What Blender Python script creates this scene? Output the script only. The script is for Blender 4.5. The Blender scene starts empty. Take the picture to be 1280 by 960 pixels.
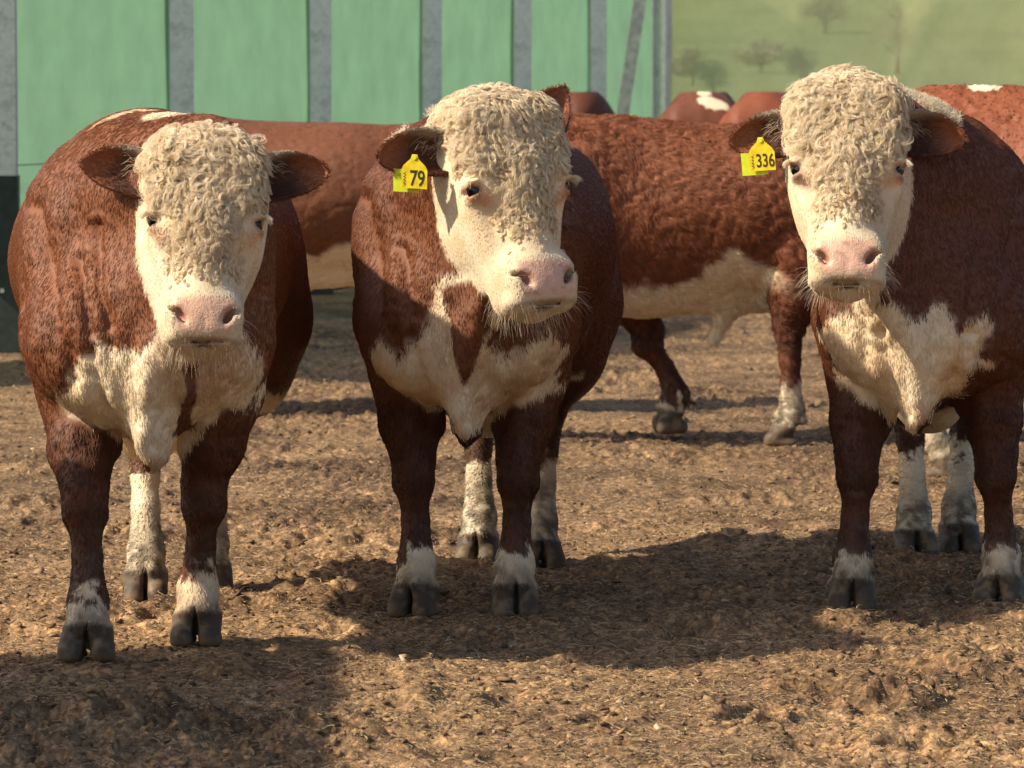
import bpy, math, random, time
import numpy as np
from mathutils import Vector, Matrix
T0 = time.time()
SC = bpy.context.scene
COL = SC.collection
R = math.radians

# ------------------------------------------------------------------ camera, sky, sun, exposure
F_PX = 5500.0                      # focal length in photo pixels (1280 wide): a long lens
CAM_H = 1.45
TILT = math.atan(360.0 / F_PX)     # horizon lies at y = 120 of 960
cam_data = bpy.data.cameras.new("camera")
cam = bpy.data.objects.new("camera", cam_data)
COL.objects.link(cam)
cam.location = (0, 0, CAM_H)
cam.rotation_euler = (math.pi / 2 - TILT, 0, 0)
cam_data.sensor_width = 36.0
cam_data.lens = F_PX / 1280.0 * 36.0
cam_data.clip_start = 0.5
cam_data.clip_end = 4000.0
cam_data.dof.use_dof = True
cam_data.dof.focus_distance = 11.9
cam_data.dof.aperture_fstop = 11.0
SC.camera = cam

SUN_ELEV = R(38)
SUN_AZ = R(18)      # the light travels to +X and a little away from the camera
ldir = Vector((math.cos(SUN_ELEV) * math.cos(SUN_AZ), math.cos(SUN_ELEV) * math.sin(SUN_AZ), -math.sin(SUN_ELEV)))
w = bpy.data.worlds.new("World")
SC.world = w
w.use_nodes = True
nt = w.node_tree
bg = nt.nodes["Background"]
sky = nt.nodes.new("ShaderNodeTexSky")
sky.sky_type = 'NISHITA'
sky.sun_disc = False
sky.sun_elevation = SUN_ELEV
# sun_rotation is measured clockwise from +Y seen from above
sky.sun_rotation = math.atan2(-ldir.x, -ldir.y) % (2 * math.pi)
sky.dust_density = 2.5
nt.links.new(sky.outputs[0], bg.inputs[0])
bg.inputs[1].default_value = 0.10
sun_data = bpy.data.lights.new("sun", 'SUN')
sun_data.energy = 4.5
sun_data.angle = R(1.2)
sun_data.color = (1.0, 0.87, 0.68)
sun = bpy.data.objects.new("sun", sun_data)
COL.objects.link(sun)
sun.rotation_euler = ldir.to_track_quat('-Z', 'Y').to_euler()
sun.location = (-20, -10, 20)

SC.view_settings.view_transform = 'Standard'
SC.view_settings.look = 'None'
SC.view_settings.gamma = 1.0
SC.view_settings.use_curve_mapping = False
SC.view_settings.exposure = 0.76
SC.render.engine = 'CYCLES'
SC.cycles.use_denoising = True
SC.cycles.max_bounces = 6
SC.cycles.transparent_max_bounces = 12
try:
    SC.cycles_curves.shape = 'RIBBONS'
    SC.cycles_curves.subdivisions = 2
except Exception:
    pass

# ------------------------------------------------------------------ helpers
def px(x, y, d):
    """world point at distance d (along +Y) seen at photo pixel x, y"""
    ct, st = math.cos(TILT), math.sin(TILT)
    u = (x - 640) / F_PX
    v = -(y - 480) / F_PX
    dy = ct + v * st
    dz = -st + v * ct
    s = d / dy
    return np.array((u * s, d, CAM_H + dz * s))

_rng = np.random.default_rng(5)
_TAB = _rng.random(1 << 16).astype(np.float32)

def _h(ix, iy, iz, seed):
    n = (ix.astype(np.int64) * 73856093) ^ (iy.astype(np.int64) * 19349663) ^ (iz.astype(np.int64) * 83492791) ^ (seed * 2654435)
    n = (n ^ (n >> 13)) * 1274126177
    return _TAB[(n ^ (n >> 16)) & 0xFFFF]

def noise3(p, freq=1.0, seed=0):
    """value noise in -1..1 at points p (N,3)"""
    q = np.asarray(p, dtype=np.float64) * freq
    i = np.floor(q).astype(np.int64)
    f = q - i
    f = f * f * f * (f * (f * 6 - 15) + 10)
    out = 0
    for dx in (0, 1):
        wx = f[:, 0] if dx else 1 - f[:, 0]
        for dy in (0, 1):
            wy = f[:, 1] if dy else 1 - f[:, 1]
            for dz in (0, 1):
                wz = f[:, 2] if dz else 1 - f[:, 2]
                out = out + wx * wy * wz * _h(i[:, 0] + dx, i[:, 1] + dy, i[:, 2] + dz, seed)
    return out * 2 - 1

def fbm3(p, freq, octaves=3, seed=0, gain=0.5):
    a, s, o = 1.0, 0, 0
    for k in range(octaves):
        o = o + a * noise3(p, freq * 2.03 ** k, seed + k * 17)
        s += a
        a *= gain
    return o / s

def noise2(x, y, seed=0):
    ix = np.floor(x).astype(np.int64); iy = np.floor(y).astype(np.int64)
    fx = x - ix; fy = y - iy
    fx = fx * fx * fx * (fx * (fx * 6 - 15) + 10)
    fy = fy * fy * fy * (fy * (fy * 6 - 15) + 10)
    z = np.zeros_like(ix)
    a = _h(ix, iy, z, seed); b = _h(ix + 1, iy, z, seed)
    c = _h(ix, iy + 1, z, seed); e = _h(ix + 1, iy + 1, z, seed)
    return ((a * (1 - fx) + b * fx) * (1 - fy) + (c * (1 - fx) + e * fx) * fy) * 2 - 1

def sstep(a, b, x):
    t = np.clip((x - a) / (b - a), 0, 1)
    return t * t * (3 - 2 * t)

def poly_sd(px_, py_, poly):
    """signed distance to polygon (negative inside)"""
    poly = np.asarray(poly, float)
    n = len(poly)
    d2 = np.full(px_.shape, 1e9)
    inside = np.zeros(px_.shape, bool)
    for k in range(n):
        ax, ay = poly[k]; bx, by = poly[(k + 1) % n]
        ex, ey = bx - ax, by - ay
        wx, wy = px_ - ax, py_ - ay
        t = np.clip((wx * ex + wy * ey) / (ex * ex + ey * ey + 1e-12), 0, 1)
        d2 = np.minimum(d2, (wx - ex * t) ** 2 + (wy - ey * t) ** 2)
        c = ((ay > py_) != (by > py_)) & (px_ < (bx - ax) * (py_ - ay) / (by - ay + 1e-12) + ax)
        inside ^= c
    d = np.sqrt(d2)
    return np.where(inside, -d, d)

def tag(o, label=None, cat=None, group=None, kind=None):
    if label: o["label"] = label
    if cat: o["category"] = cat
    if group: o["group"] = group
    if kind: o["kind"] = kind
    return o

def empty(name, loc, rz=0.0):
    o = bpy.data.objects.new(name, None)
    o.empty_display_size = 0.2
    COL.objects.link(o)
    o.location = loc
    o.rotation_euler = (0, 0, rz)
    return o

def mesh_np(name, verts, faces, mat=None, parent=None, smooth=True, cols=None):
    """verts (N,3), faces (M,k) with equal k"""
    verts = np.ascontiguousarray(verts, dtype=np.float32)
    faces = np.ascontiguousarray(faces, dtype=np.int32)
    me = bpy.data.meshes.new(name)
    me.vertices.add(len(verts))
    me.vertices.foreach_set("co", verts.ravel())
    k = faces.shape[1]
    me.loops.add(faces.size)
    me.loops.foreach_set("vertex_index", faces.ravel())
    me.polygons.add(len(faces))
    me.polygons.foreach_set("loop_start", np.arange(0, faces.size, k, dtype=np.int32))
    me.polygons.foreach_set("loop_total", np.full(len(faces), k, dtype=np.int32))
    me.update(calc_edges=True)
    me.polygons.foreach_set("use_smooth", np.full(len(faces), smooth, dtype=bool))
    if cols is not None:
        at = me.attributes.new("col", 'FLOAT_COLOR', 'POINT')
        c4 = np.ones((len(verts), 4), np.float32)
        c4[:, :3] = cols
        at.data.foreach_set("color", c4.ravel())
    if mat: me.materials.append(mat)
    o = bpy.data.objects.new(name, me)
    COL.objects.link(o)
    if parent: o.parent = parent
    return o

class MB:
    """collects boxes, prisms and tubes into ONE mesh"""
    def __init__(s): s.v = []; s.f = []
    def add(s, vs, fs):
        b = len(s.v)
        s.v += [tuple(map(float, q)) for q in vs]
        s.f += [tuple(b + i for i in q) for q in fs]
    def box(s, c, h, rot=None):
        c = Vector(c)
        vs = []
        for x in (-1, 1):
            for y in (-1, 1):
                for z in (-1, 1):
                    p = Vector((x * h[0], y * h[1], z * h[2]))
                    if rot is not None: p = rot @ p
                    vs.append(c + p)
        s.add(vs, [(0, 1, 3, 2), (4, 6, 7, 5), (0, 4, 5, 1), (2, 3, 7, 6), (0, 2, 6, 4), (1, 5, 7, 3)])
    def bar(s, a, b, hw, hd, up=(0, 0, 1)):
        a, b = Vector(a), Vector(b)
        z = (b - a).normalized()
        x = Vector(up).cross(z)
        if x.length < 1e-4: x = Vector((1, 0, 0))
        x.normalize(); y = z.cross(x)
        m = Matrix((x, y, z)).transposed()
        s.box((a + b) / 2, (hw, hd, (b - a).length / 2), m)
    def tube(s, pts, r, n=8, cap=True):
        pts = [Vector(p) for p in pts]
        rs = r if isinstance(r, (list, tuple)) else [r] * len(pts)
        vs = []; fs = []
        for i, p in enumerate(pts):
            t = (pts[min(i + 1, len(pts) - 1)] - pts[max(i - 1, 0)]).normalized()
            x = t.orthogonal().normalized(); y = t.cross(x)
            for k in range(n):
                a = 2 * math.pi * k / n
                vs.append(p + (x * math.cos(a) + y * math.sin(a)) * rs[i])
        for i in range(len(pts) - 1):
            for k in range(n):
                fs.append((i * n + k, i * n + (k + 1) % n, (i + 1) * n + (k + 1) % n, (i + 1) * n + k))
        if cap:
            fs.append(tuple(range(n))[::-1]); fs.append(tuple(range((len(pts) - 1) * n, len(pts) * n)))
        s.add(vs, fs)
    def prism(s, poly, y0, y1):
        """polygon in x,z extruded along y"""
        n = len(poly)
        vs = [(x, y0, z) for x, z in poly] + [(x, y1, z) for x, z in poly]
        fs = [tuple(range(n)), tuple(range(2 * n - 1, n - 1, -1))]
        fs += [(i, i + n, (i + 1) % n + n, (i + 1) % n) for i in range(n)]
        s.add(vs, fs)
    def build(s, name, mat=None, parent=None, smooth=False, loc=None):
        me = bpy.data.meshes.new(name)
        me.from_pydata(s.v, [], s.f)
        if smooth:
            for p in me.polygons: p.use_smooth = True
        if mat: me.materials.append(mat)
        me.update()
        o = bpy.data.objects.new(name, me)
        COL.objects.link(o)
        if parent: o.parent = parent
        if loc is not None: o.location = loc
        return o

# ------------------------------------------------------------------ node helpers
def new_mat(name):
    m = bpy.data.materials.new(name)
    m.use_nodes = True
    n = m.node_tree
    b = n.nodes["Principled BSDF"]
    return m, n, b

def N(nt_, typ, **kw):
    nd = nt_.nodes.new(typ)
    for k, v in kw.items():
        if k in nd.inputs.keys(): nd.inputs[k].default_value = v
        else: setattr(nd, k, v)
    return nd

def ramp(nt_, fac, stops):
    r_ = nt_.nodes.new("ShaderNodeValToRGB")
    e = r_.color_ramp.elements
    while len(e) < len(stops): e.new(0.5)
    for i, (p, c) in enumerate(stops):
        e[i].position = p
        e[i].color = (*c, 1)
    nt_.links.new(fac, r_.inputs[0])
    return r_.outputs[0]

def plain(name, col, rough=0.6, metal=0.0, var=0.15, scale=20.0, bump=0.0):
    m, n, b = new_mat(name)
    tc = N(n, "ShaderNodeTexCoord")
    nz = N(n, "ShaderNodeTexNoise", Scale=scale, Detail=6.0)
    n.links.new(tc.outputs["Object"], nz.inputs["Vector"])
    c0 = tuple(max(0, c * (1 - var)) for c in col); c1 = tuple(min(1, c * (1 + var)) for c in col)
    n.links.new(ramp(n, nz.outputs[0], [(0.3, c0), (0.7, c1)]), b.inputs["Base Color"])
    b.inputs["Roughness"].default_value = rough
    b.inputs["Metallic"].default_value = metal
    if bump:
        bp = N(n, "ShaderNodeBump", Strength=bump, Distance=0.01)
        n.links.new(nz.outputs[0], bp.inputs["Height"])
        n.links.new(bp.outputs[0], b.inputs["Normal"])
    return m

def hide_mat():
    m, n, b = new_mat("hide")
    a = N(n, "ShaderNodeAttribute", attribute_name="col")
    n.links.new(a.outputs["Color"], b.inputs["Base Color"])
    wt = N(n, "ShaderNodeAttribute", attribute_name="wet")
    mr = N(n, "ShaderNodeMapRange"); mr.inputs[3].default_value = .62; mr.inputs[4].default_value = .36
    n.links.new(wt.outputs["Fac"], mr.inputs[0]); n.links.new(mr.outputs[0], b.inputs["Roughness"])
    b.inputs["Specular IOR Level"].default_value = 0.3
    tc = N(n, "ShaderNodeTexCoord")
    nz = N(n, "ShaderNodeTexNoise", Scale=120.0, Detail=4.0)
    n.links.new(tc.outputs["Object"], nz.inputs["Vector"])
    bp = N(n, "ShaderNodeBump", Strength=0.35, Distance=0.004)
    n.links.new(nz.outputs[0], bp.inputs["Height"])
    vo = N(n, "ShaderNodeTexVoronoi", Scale=210.0)
    n.links.new(tc.outputs["Object"], vo.inputs["Vector"])
    b2 = N(n, "ShaderNodeBump", Distance=0.0007); b2.invert = True
    n.links.new(wt.outputs["Fac"], b2.inputs["Strength"]); n.links.new(vo.outputs["Distance"], b2.inputs["Height"])
    n.links.new(bp.outputs[0], b2.inputs["Normal"])
    n.links.new(b2.outputs[0], b.inputs["Normal"])
    return m

def hair_mat(name, rough=0.5, spec=0.25, trans=0.25):
    m, n, b = new_mat(name)
    a = N(n, "ShaderNodeAttribute", attribute_name="col")
    n.links.new(a.outputs["Color"], b.inputs["Base Color"])
    b.inputs["Roughness"].default_value = rough
    b.inputs["Specular IOR Level"].default_value = spec
    tr = N(n, "ShaderNodeBsdfTranslucent")
    n.links.new(a.outputs["Color"], tr.inputs["Color"])
    mx = N(n, "ShaderNodeMixShader", Fac=trans)
    n.links.new(b.outputs[0], mx.inputs[1]); n.links.new(tr.outputs[0], mx.inputs[2])
    n.links.new(mx.outputs[0], n.nodes["Material Output"].inputs[0])
    return m

M_HIDE = hide_mat()
M_FUR = hair_mat("coat_hair", 0.42, 0.22, 0.15)
M_CURL = hair_mat("curly_hair", 0.45, 0.3, 0.42)
M_STRAW = hair_mat("straw_fibre", 0.7, 0.15, 0.15)

def eye_mat():
    m, n, b = new_mat("eye")
    tc = N(n, "ShaderNodeTexCoord")
    sp = N(n, "ShaderNodeSeparateXYZ")
    n.links.new(tc.outputs["Object"], sp.inputs[0])
    mm = N(n, "ShaderNodeMath", operation='MULTIPLY'); mm.inputs[1].default_value = -45.0
    n.links.new(sp.outputs[1], mm.inputs[0])       # 0..1 towards the pupil (object -Y)
    n.links.new(ramp(n, mm.outputs[0], [(0.55, (0.35, 0.25, 0.2)), (0.68, (0.05, 0.018, 0.008)), (0.82, (0.03, 0.012, 0.006)), (0.88, (0.004, 0.004, 0.006))]), b.inputs["Base Color"])
    b.inputs["Roughness"].default_value = 0.06
    return m
M_EYE = eye_mat()
M_TAG = plain("tag_yellow", (0.70, 0.54, 0.02), 0.42, var=0.26, scale=45)
M_TAGB = plain("tag_lime", (0.58, 0.66, 0.03), 0.38, var=0.1, scale=60)
M_INK = plain("tag_ink", (0.035, 0.03, 0.01), 0.5, var=0.2)
# ------------------------------------------------------------------ sculpting: a distance field meshed into one skin
class Field:
    def __init__(s, lo, hi, h):
        s.lo = np.array(lo, float); s.h = h
        s.n = np.ceil((np.array(hi) - s.lo) / h).astype(int) + 1
        s.g = np.full(tuple(s.n), 0.5, np.float32)
    def upsample(s):
        g = s.g
        for ax in range(3):
            a = np.take(g, range(g.shape[ax] - 1), ax); b = np.take(g, range(1, g.shape[ax]), ax)
            shp = list(g.shape); shp[ax] = 2 * g.shape[ax] - 1
            o = np.empty(shp, np.float32)
            sl = [slice(None)] * 3
            sl[ax] = slice(0, None, 2); o[tuple(sl)] = g
            sl[ax] = slice(1, None, 2); o[tuple(sl)] = (a + b) * 0.5
            g = o
        s.g = g; s.h /= 2; s.n = np.array(g.shape)
    def sub(s, lo, hi, pad):
        i0 = np.maximum(np.floor((np.array(lo) - pad - s.lo) / s.h).astype(int), 0)
        i1 = np.minimum(np.ceil((np.array(hi) + pad - s.lo) / s.h).astype(int) + 1, s.n)
        if np.any(i1 <= i0): return None
        ax = [(s.lo[k] + s.h * np.arange(i0[k], i1[k])).astype(np.float32) for k in range(3)]
        return (slice(i0[0], i1[0]), slice(i0[1], i1[1]), slice(i0[2], i1[2])), ax[0][:, None, None], ax[1][None, :, None], ax[2][None, None, :]
    def comb(s, sl, d, k, op):
        a = s.g[sl]
        if op == 'add':
            h = np.clip(0.5 + 0.5 * (a - d) / k, 0, 1)
            s.g[sl] = a * (1 - h) + d * h - k * h * (1 - h)
        else:
            h = np.clip(0.5 - 0.5 * (a + d) / k, 0, 1)
            s.g[sl] = a * (1 - h) - d * h + k * h * (1 - h)
    def ell(s, c, r, k=0.05, M=None, op='add'):
        """ellipsoid; M: 3 rows = its axes"""
        c = np.array(c, float); r = np.array(r, float)
        M = np.eye(3) if M is None else np.array(M, float)
        ext = np.sqrt(((M * r[:, None]) ** 2).sum(0))
        q = s.sub(c - ext, c + ext, k + 2 * s.h)
        if q is None: return
        sl, X, Y, Z = q
        X = X - c[0]; Y = Y - c[1]; Z = Z - c[2]
        k0 = 0; k1 = 0
        for i in range(3):
            u = X * np.float32(M[i, 0]) + Y * np.float32(M[i, 1]) + Z * np.float32(M[i, 2])
            k0 = k0 + (u / r[i]) ** 2; k1 = k1 + (u / r[i] ** 2) ** 2
        k0 = np.sqrt(k0); k1 = np.sqrt(k1) + 1e-6
        s.comb(sl, (k0 * (k0 - 1) / k1).astype(np.float32), k, op)
    def cone(s, a, b, ra, rb, k=0.04, flat=None, op='add'):
        """tapered capsule a-b; flat=(axis, factor) squashes it along axis"""
        a = np.array(a, float); b = np.array(b, float)
        m = max(ra, rb)
        q = s.sub(np.minimum(a, b) - m, np.maximum(a, b) + m, k + 2 * s.h)
        if q is None: return
        sl, X, Y, Z = q
        X = X - a[0]; Y = Y - a[1]; Z = Z - a[2]
        ab = b - a
        if flat is not None:
            ax = np.array(flat[0], float); ax /= np.linalg.norm(ax)
            u = X * ax[0] + Y * ax[1] + Z * ax[2]
            f = 1 / flat[1] - 1
            X = X + u * (f * ax[0]); Y = Y + u * (f * ax[1]); Z = Z + u * (f * ax[2])
            ab = ab + ax * (ab @ ax) * f
        t = np.clip((X * ab[0] + Y * ab[1] + Z * ab[2]) / (ab @ ab + 1e-9), 0, 1)
        d = np.sqrt((X - ab[0] * t) ** 2 + (Y - ab[1] * t) ** 2 + (Z - ab[2] * t) ** 2) - (ra + (rb - ra) * t)
        if flat is not None: d = d * (0.5 + 0.5 * flat[1])
        s.comb(sl, d.astype(np.float32), k, op)
    def box(s, c, hf, rd, k=0.03, M=None):
        c = np.array(c, float); hf = np.array(hf, float)
        M = np.eye(3) if M is None else np.array(M, float)
        ext = np.sqrt(((M * (hf + rd)[:, None]) ** 2).sum(0)) * 1.25
        q = s.sub(c - ext, c + ext, k + 2 * s.h)
        if q is None: return
        sl, X, Y, Z = q
        X = X - c[0]; Y = Y - c[1]; Z = Z - c[2]
        o = 0; mx = -1e9
        for i in range(3):
            u = np.abs(X * np.float32(M[i, 0]) + Y * np.float32(M[i, 1]) + Z * np.float32(M[i, 2])) - hf[i]
            o = o + np.maximum(u, 0) ** 2; mx = np.maximum(mx, u)
        s.comb(sl, (np.sqrt(o) + np.minimum(mx, 0) - rd).astype(np.float32), k, 'add')
    def chain(s, pts, k=0.03):
        for (p, r), (q, t) in zip(pts[:-1], pts[1:]): s.cone(p, q, r, t, k)
    def floor(s, z):
        Z = (s.lo[2] + s.h * np.arange(s.n[2])).astype(np.float32)
        s.g = np.maximum(s.g, (z - Z)[None, None, :])
    def mesh(s):
        g = s.g; sg = g < 0
        c = sg[:-1, :-1, :-1].astype(np.int8)
        tot = np.zeros_like(c)
        for dx in (0, 1):
            for dy in (0, 1):
                for dz in (0, 1):
                    tot += sg[dx:sg.shape[0] - 1 + dx, dy:sg.shape[1] - 1 + dy, dz:sg.shape[2] - 1 + dz]
        act = (tot > 0) & (tot < 8)
        I = np.argwhere(act)
        idx = np.full(act.shape, -1, np.int32)
        idx[act] = np.arange(len(I), dtype=np.int32)
        cor = np.array([(dx, dy, dz) for dx in (0, 1) for dy in (0, 1) for dz in (0, 1)])
        V = np.stack([g[I[:, 0] + o[0], I[:, 1] + o[1], I[:, 2] + o[2]] for o in cor], 1)
        acc = np.zeros((len(I), 3)); cnt = np.zeros(len(I))
        for e0 in range(8):
            for ax in range(3):
                bit = (4, 2, 1)[ax]
                if e0 & bit: continue
                e1 = e0 | bit
                a, b = V[:, e0], V[:, e1]
                m = (a < 0) != (b < 0)
                t = np.where(m, a / np.where(m, a - b, 1), 0)
                p = cor[e0][None, :] + 0.0 * acc
                p[:, ax] += t
                acc += p * m[:, None]; cnt += m
        verts = s.lo + s.h * (I + acc / cnt[:, None])
        faces = []
        for ax in range(3):
            o1, o2 = [(1, 2), (2, 0), (0, 1)][ax]
            sl0 = [slice(1, -1)] * 3; sl1 = [slice(1, -1)] * 3
            sl0[ax] = slice(0, -1); sl1[ax] = slice(1, None)
            a = sg[tuple(sl0)]; b = sg[tuple(sl1)]
            E = np.argwhere(a != b)
            if not len(E): continue
            inside = a[E[:, 0], E[:, 1], E[:, 2]]
            base = E + 1; base[:, ax] -= 1
            def at(d1, d2):
                q = base.copy(); q[:, o1] += d1; q[:, o2] += d2
                return idx[q[:, 0], q[:, 1], q[:, 2]]
            q = np.stack([at(-1, -1), at(0, -1), at(0, 0), at(-1, 0)], 1)
            q[~inside] = q[~inside][:, ::-1]
            faces.append(q)
        F = np.concatenate(faces)
        F = F[(F >= 0).all(1)]
        return verts, F

def smooth_verts(v, f, it=1, lam=0.5):
    for _ in range(it):
        s_ = np.zeros_like(v); c = np.zeros(len(v))
        for k in range(4):
            a, b = f[:, k], f[:, (k + 1) % 4]
            for ax in range(3):
                s_[:, ax] += np.bincount(a, v[b, ax], len(v)) + np.bincount(b, v[a, ax], len(v))
            c += np.bincount(a, minlength=len(v)) + np.bincount(b, minlength=len(v))
        v = v + lam * (s_ / np.maximum(c, 1)[:, None] - v)
    return v

def vnormals(v, f):
    a = v[f[:, 2]] - v[f[:, 0]]; b = v[f[:, 3]] - v[f[:, 1]]
    n = np.cross(a, b)
    o = np.zeros_like(v)
    for k in range(4):
        for ax in range(3):
            o[:, ax] += np.bincount(f[:, k], n[:, ax], len(v))
    return o / (np.linalg.norm(o, axis=1, keepdims=True) + 1e-12)

def nrm(a): return a / (np.linalg.norm(a, axis=-1, keepdims=True) + 1e-12)

def hair_object(name, pts, col, rad, mat, parent):
    """pts (S,n,3) strands, col (S,3), rad: root radius or (S,)"""
    S, n = pts.shape[:2]
    cu = bpy.data.hair_curves.new(name)
    cu.add_curves([n] * S)
    cu.position_data.foreach_set("vector", np.ascontiguousarray(pts, dtype=np.float32).ravel())
    ra = cu.attributes.get("radius") or cu.attributes.new("radius", 'FLOAT', 'POINT')
    prof = np.linspace(1, 0.35, n)[None, :] * (np.asarray(rad).reshape(-1, 1) * np.ones((S, 1)))
    ra.data.foreach_set("value", np.ascontiguousarray(prof, dtype=np.float32).ravel())
    ca = cu.attributes.new("col", 'FLOAT_COLOR', 'CURVE')
    c4 = np.ones((S, 4), np.float32); c4[:, :3] = col
    ca.data.foreach_set("color", c4.ravel())
    cu.materials.append(mat)
    o = bpy.data.objects.new(name, cu)
    COL.objects.link(o)
    if parent: o.parent = parent
    return o

RED = np.array((0.185, 0.066, 0.030)); DARKRED = np.array((0.100, 0.032, 0.017))
CREAM = np.array((0.70, 0.56, 0.365)); WHITE = np.array((0.75, 0.655, 0.49)); TAN = np.array((0.50, 0.27, 0.12))
PINK = np.array((0.62, 0.36, 0.275)); HOOF = np.array((0.060, 0.041, 0.027)); MUD = np.array((0.10, 0.070, 0.042))

def lerp(a, b, t): return a + (b - a) * t[:, None]

def make_bull(P):
    rng = np.random.default_rng(P.get('seed', 1))
    vox = P.get('vox', 0.008)
    wS = P.get('w', 1.0); hS = P.get('hs', 1.0)
    bow = P.get('bow', 0.0)
    bx = lambda y: bow * math.exp(-((y - 0.75) / 0.6) ** 2)
    pol = np.array(P['poll'], float)
    hp, hy, hr = R(P.get('hpitch', 28)), R(P.get('hyaw', 0)), R(P.get('hroll', 0))
    hs = P.get('headsize', 1.0)
    Rz = np.array([[math.cos(hy), -math.sin(hy), 0], [math.sin(hy), math.cos(hy), 0], [0, 0, 1]])
    Rr = np.array([[math.cos(hr), 0, math.sin(hr)], [0, 1, 0], [-math.sin(hr), 0, math.cos(hr)]])
    l_ = Rz @ Rr @ np.array((1, 0, 0.)); d_ = Rz @ Rr @ np.array((0, -math.sin(hp), -math.cos(hp))); f_ = Rz @ Rr @ np.array((0, -math.cos(hp), math.sin(hp)))
    HM = np.array([l_, d_, f_])
    H = lambda l, d, f: pol + hs * (l * l_ + d * d_ + f * f_)
    def hrot(ang):      # head axes turned about the face normal
        a = R(ang); c, s2 = math.cos(a), math.sin(a)
        return np.array([c * l_ + s2 * d_, -s2 * l_ + c * d_, f_])
    allp = np.array([H(l, d, f) for l in (-.22, .22) for d in (-.1, .66) for f in (-.3, .12)])
    lo = np.minimum(allp.min(0), (-0.56, -0.5, -0.03)) - 0.02
    hi = np.maximum(allp.max(0), (0.56, 1.95, 1.46)) + 0.02
    lo[2] = -0.03
    G = Field(lo, hi, vox * 2)
    # --- trunk (coarse pass)
    E = G.ell
    E((bx(.35), .36, 1.00 * hS + P.get('blift', 0) * .2), (.320 * wS, .50, .365 - P.get('blift', 0) * .2), .08)
    E((bx(.35) * .6, .32, .75), (.190 * wS, .42, .22), .09)
    bl_ = P.get('blift', 0)
    E((bx(.8), .84, 1.00 * hS + bl_ / 3), (.380 * wS, .62, .345 - bl_ / 4), .12)
    E((bx(.8) * .8, .82, .73 + bl_ * .8), (.235 * wS, .56, .20 - bl_ * .1), .13)
    E((bx(1.35), 1.38, .985 * hS), (.31 * wS, .40, .38), .12)
    G.cone((bx(.3), .30, 1.17 * hS), (bx(1.5), 1.52, 1.15 * hS), .19, .19, .1)
    E((0, .08, 1.20 * hS), (.20, .36, .20), .14)
    for s in (-1, 1):
        E((s * .190 * wS, .05, .96), (.128, .22, .34), .06)           # shoulder
        E((s * .165 * wS, -.11, .83), (.118, .16, .19), .05)            # point of shoulder
        E((s * .20 * wS, 1.40, .86), (.14, .30, .34), .10)            # thigh
        E((s * .17, 1.58, 1.10 * hS), (.10, .16, .16), .10)
    E((0, -.10, .86), (.20 * wS, .21, .28), .07)
    bz = P.get('brisket', .60)
    E((P.get('bkx', 0), -.17, bz + .035), (.062, .14, .150), .07)
    G.cone(H(0, .36, -.20), (P.get('bkx', 0), -.28, bz + .16), .080, .085, .03, ((1, 0, 0), .30))
    G.cone((P.get('bkx', 0), -.28, bz + .16), (P.get('bkx', 0) * .8, -.17, bz - .06), .085, .045, .03, ((1, 0, 0), .34))   # dewlap
    HB = H(0, .13, -.21)
    G.cone((0, .10, 1.07 * hS), HB, .295, .165 * hs, .09)
    G.cone((0, .0, 1.22 * hS), H(0, .02, -.15), .17, .10, .10)
    G.cone((0, -.12, .86), H(0, .24, -.20), .21, .11, .10)
    E((bx(.8), .78, .53 + bl_ * .9), (.10, .34, .09), .08)                       # belly line and sheath
    G.cone((bx(.9), .74, .53 + bl_), (bx(.9), .64, P.get('sheath', .52)), .055, .022, .05)
    E((0, 1.30, .60), (.085, .085, .15), .05)                         # scrotum
    # --- legs
    for s, ft in zip((-1, 1), P['front']):
        f = np.array(ft, float)
        el = np.array((s * .168 * wS, .10, .67))
        if 'el' in P: el = np.array(P['el'][0 if s < 0 else 1])
        top = np.array((s * .178 * wS, .04, .82))
        kn = el * .36 + f * .64 + np.array((0, -.015 + P.get('kbend', 0), 0)); kn[2] = f[2] + .39
        if 'kn' in P: kn = np.array(P['kn'][0 if s < 0 else 1])
        up = np.array((0, 0, 1.0))
        fl = f + (0, .015, .145); ca = kn * .5 + fl * .5 + (0, .01, 0)
        fa = el * .5 + kn * .5 + (s * .004, 0, .01)
        G.chain([(top, .130), (el, .108)], .05)
        G.chain([(el, .110), (fa, .086)], .045)
        G.chain([(fa, .086), (kn + (0, 0, .045), .059), (kn - (0, 0, .02), .057), (kn * .72 + fl * .28, .038), (ca, .0365), (fl, .052), (f + (0, -.015, .085), .055)], .018)
        E(kn + (0, -.028, .01), (.044, .034, .060), .02)
    for s, ft in zip((-1, 1), P['hind']):
        f = np.array(ft, float)
        hk = np.array((f[0] * .8 + s * .17 * .2, f[1] + P.get('hkoff', (.15, .15))[0 if s < 0 else 1], f[2] + .50))
        thy = P.get('thy', (1.36, 1.36))[0 if s < 0 else 1]
        fl = f + (0, .03, .14)
        G.chain([((s * .2 * wS, thy, .80), .155), (hk * .5 + np.array((s * .2, thy + .02, .78)) * .5, .115), (hk, .066)], .05)
        G.chain([(hk, .064), (hk * .6 + fl * .4, .039), (hk * .35 + fl * .65, .037), (fl, .051), (f + (0, -.01, .085), .052)], .022)
    # --- head mass
    def he(c, r, k, M=None, op='add'): E(H(*c), np.array(r) * hs, k, HM if M is None else M, op)
    def hc(a, b, ra, rb, k, flat=None, op='add'): G.cone(H(*a), H(*b), ra * hs, rb * hs, k, flat, op)
    G.upsample()
    E = G.ell
    HB_ = G.g.copy()
    HP = np.zeros(G.g.shape, np.float32) + .5
    G.g = HP
    dm = P.get('dome', 0)
    G.box(H(0, .135 + dm, -.105), np.array((.085, .085, .055)) * hs, .058 * hs, .03, HM)
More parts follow.
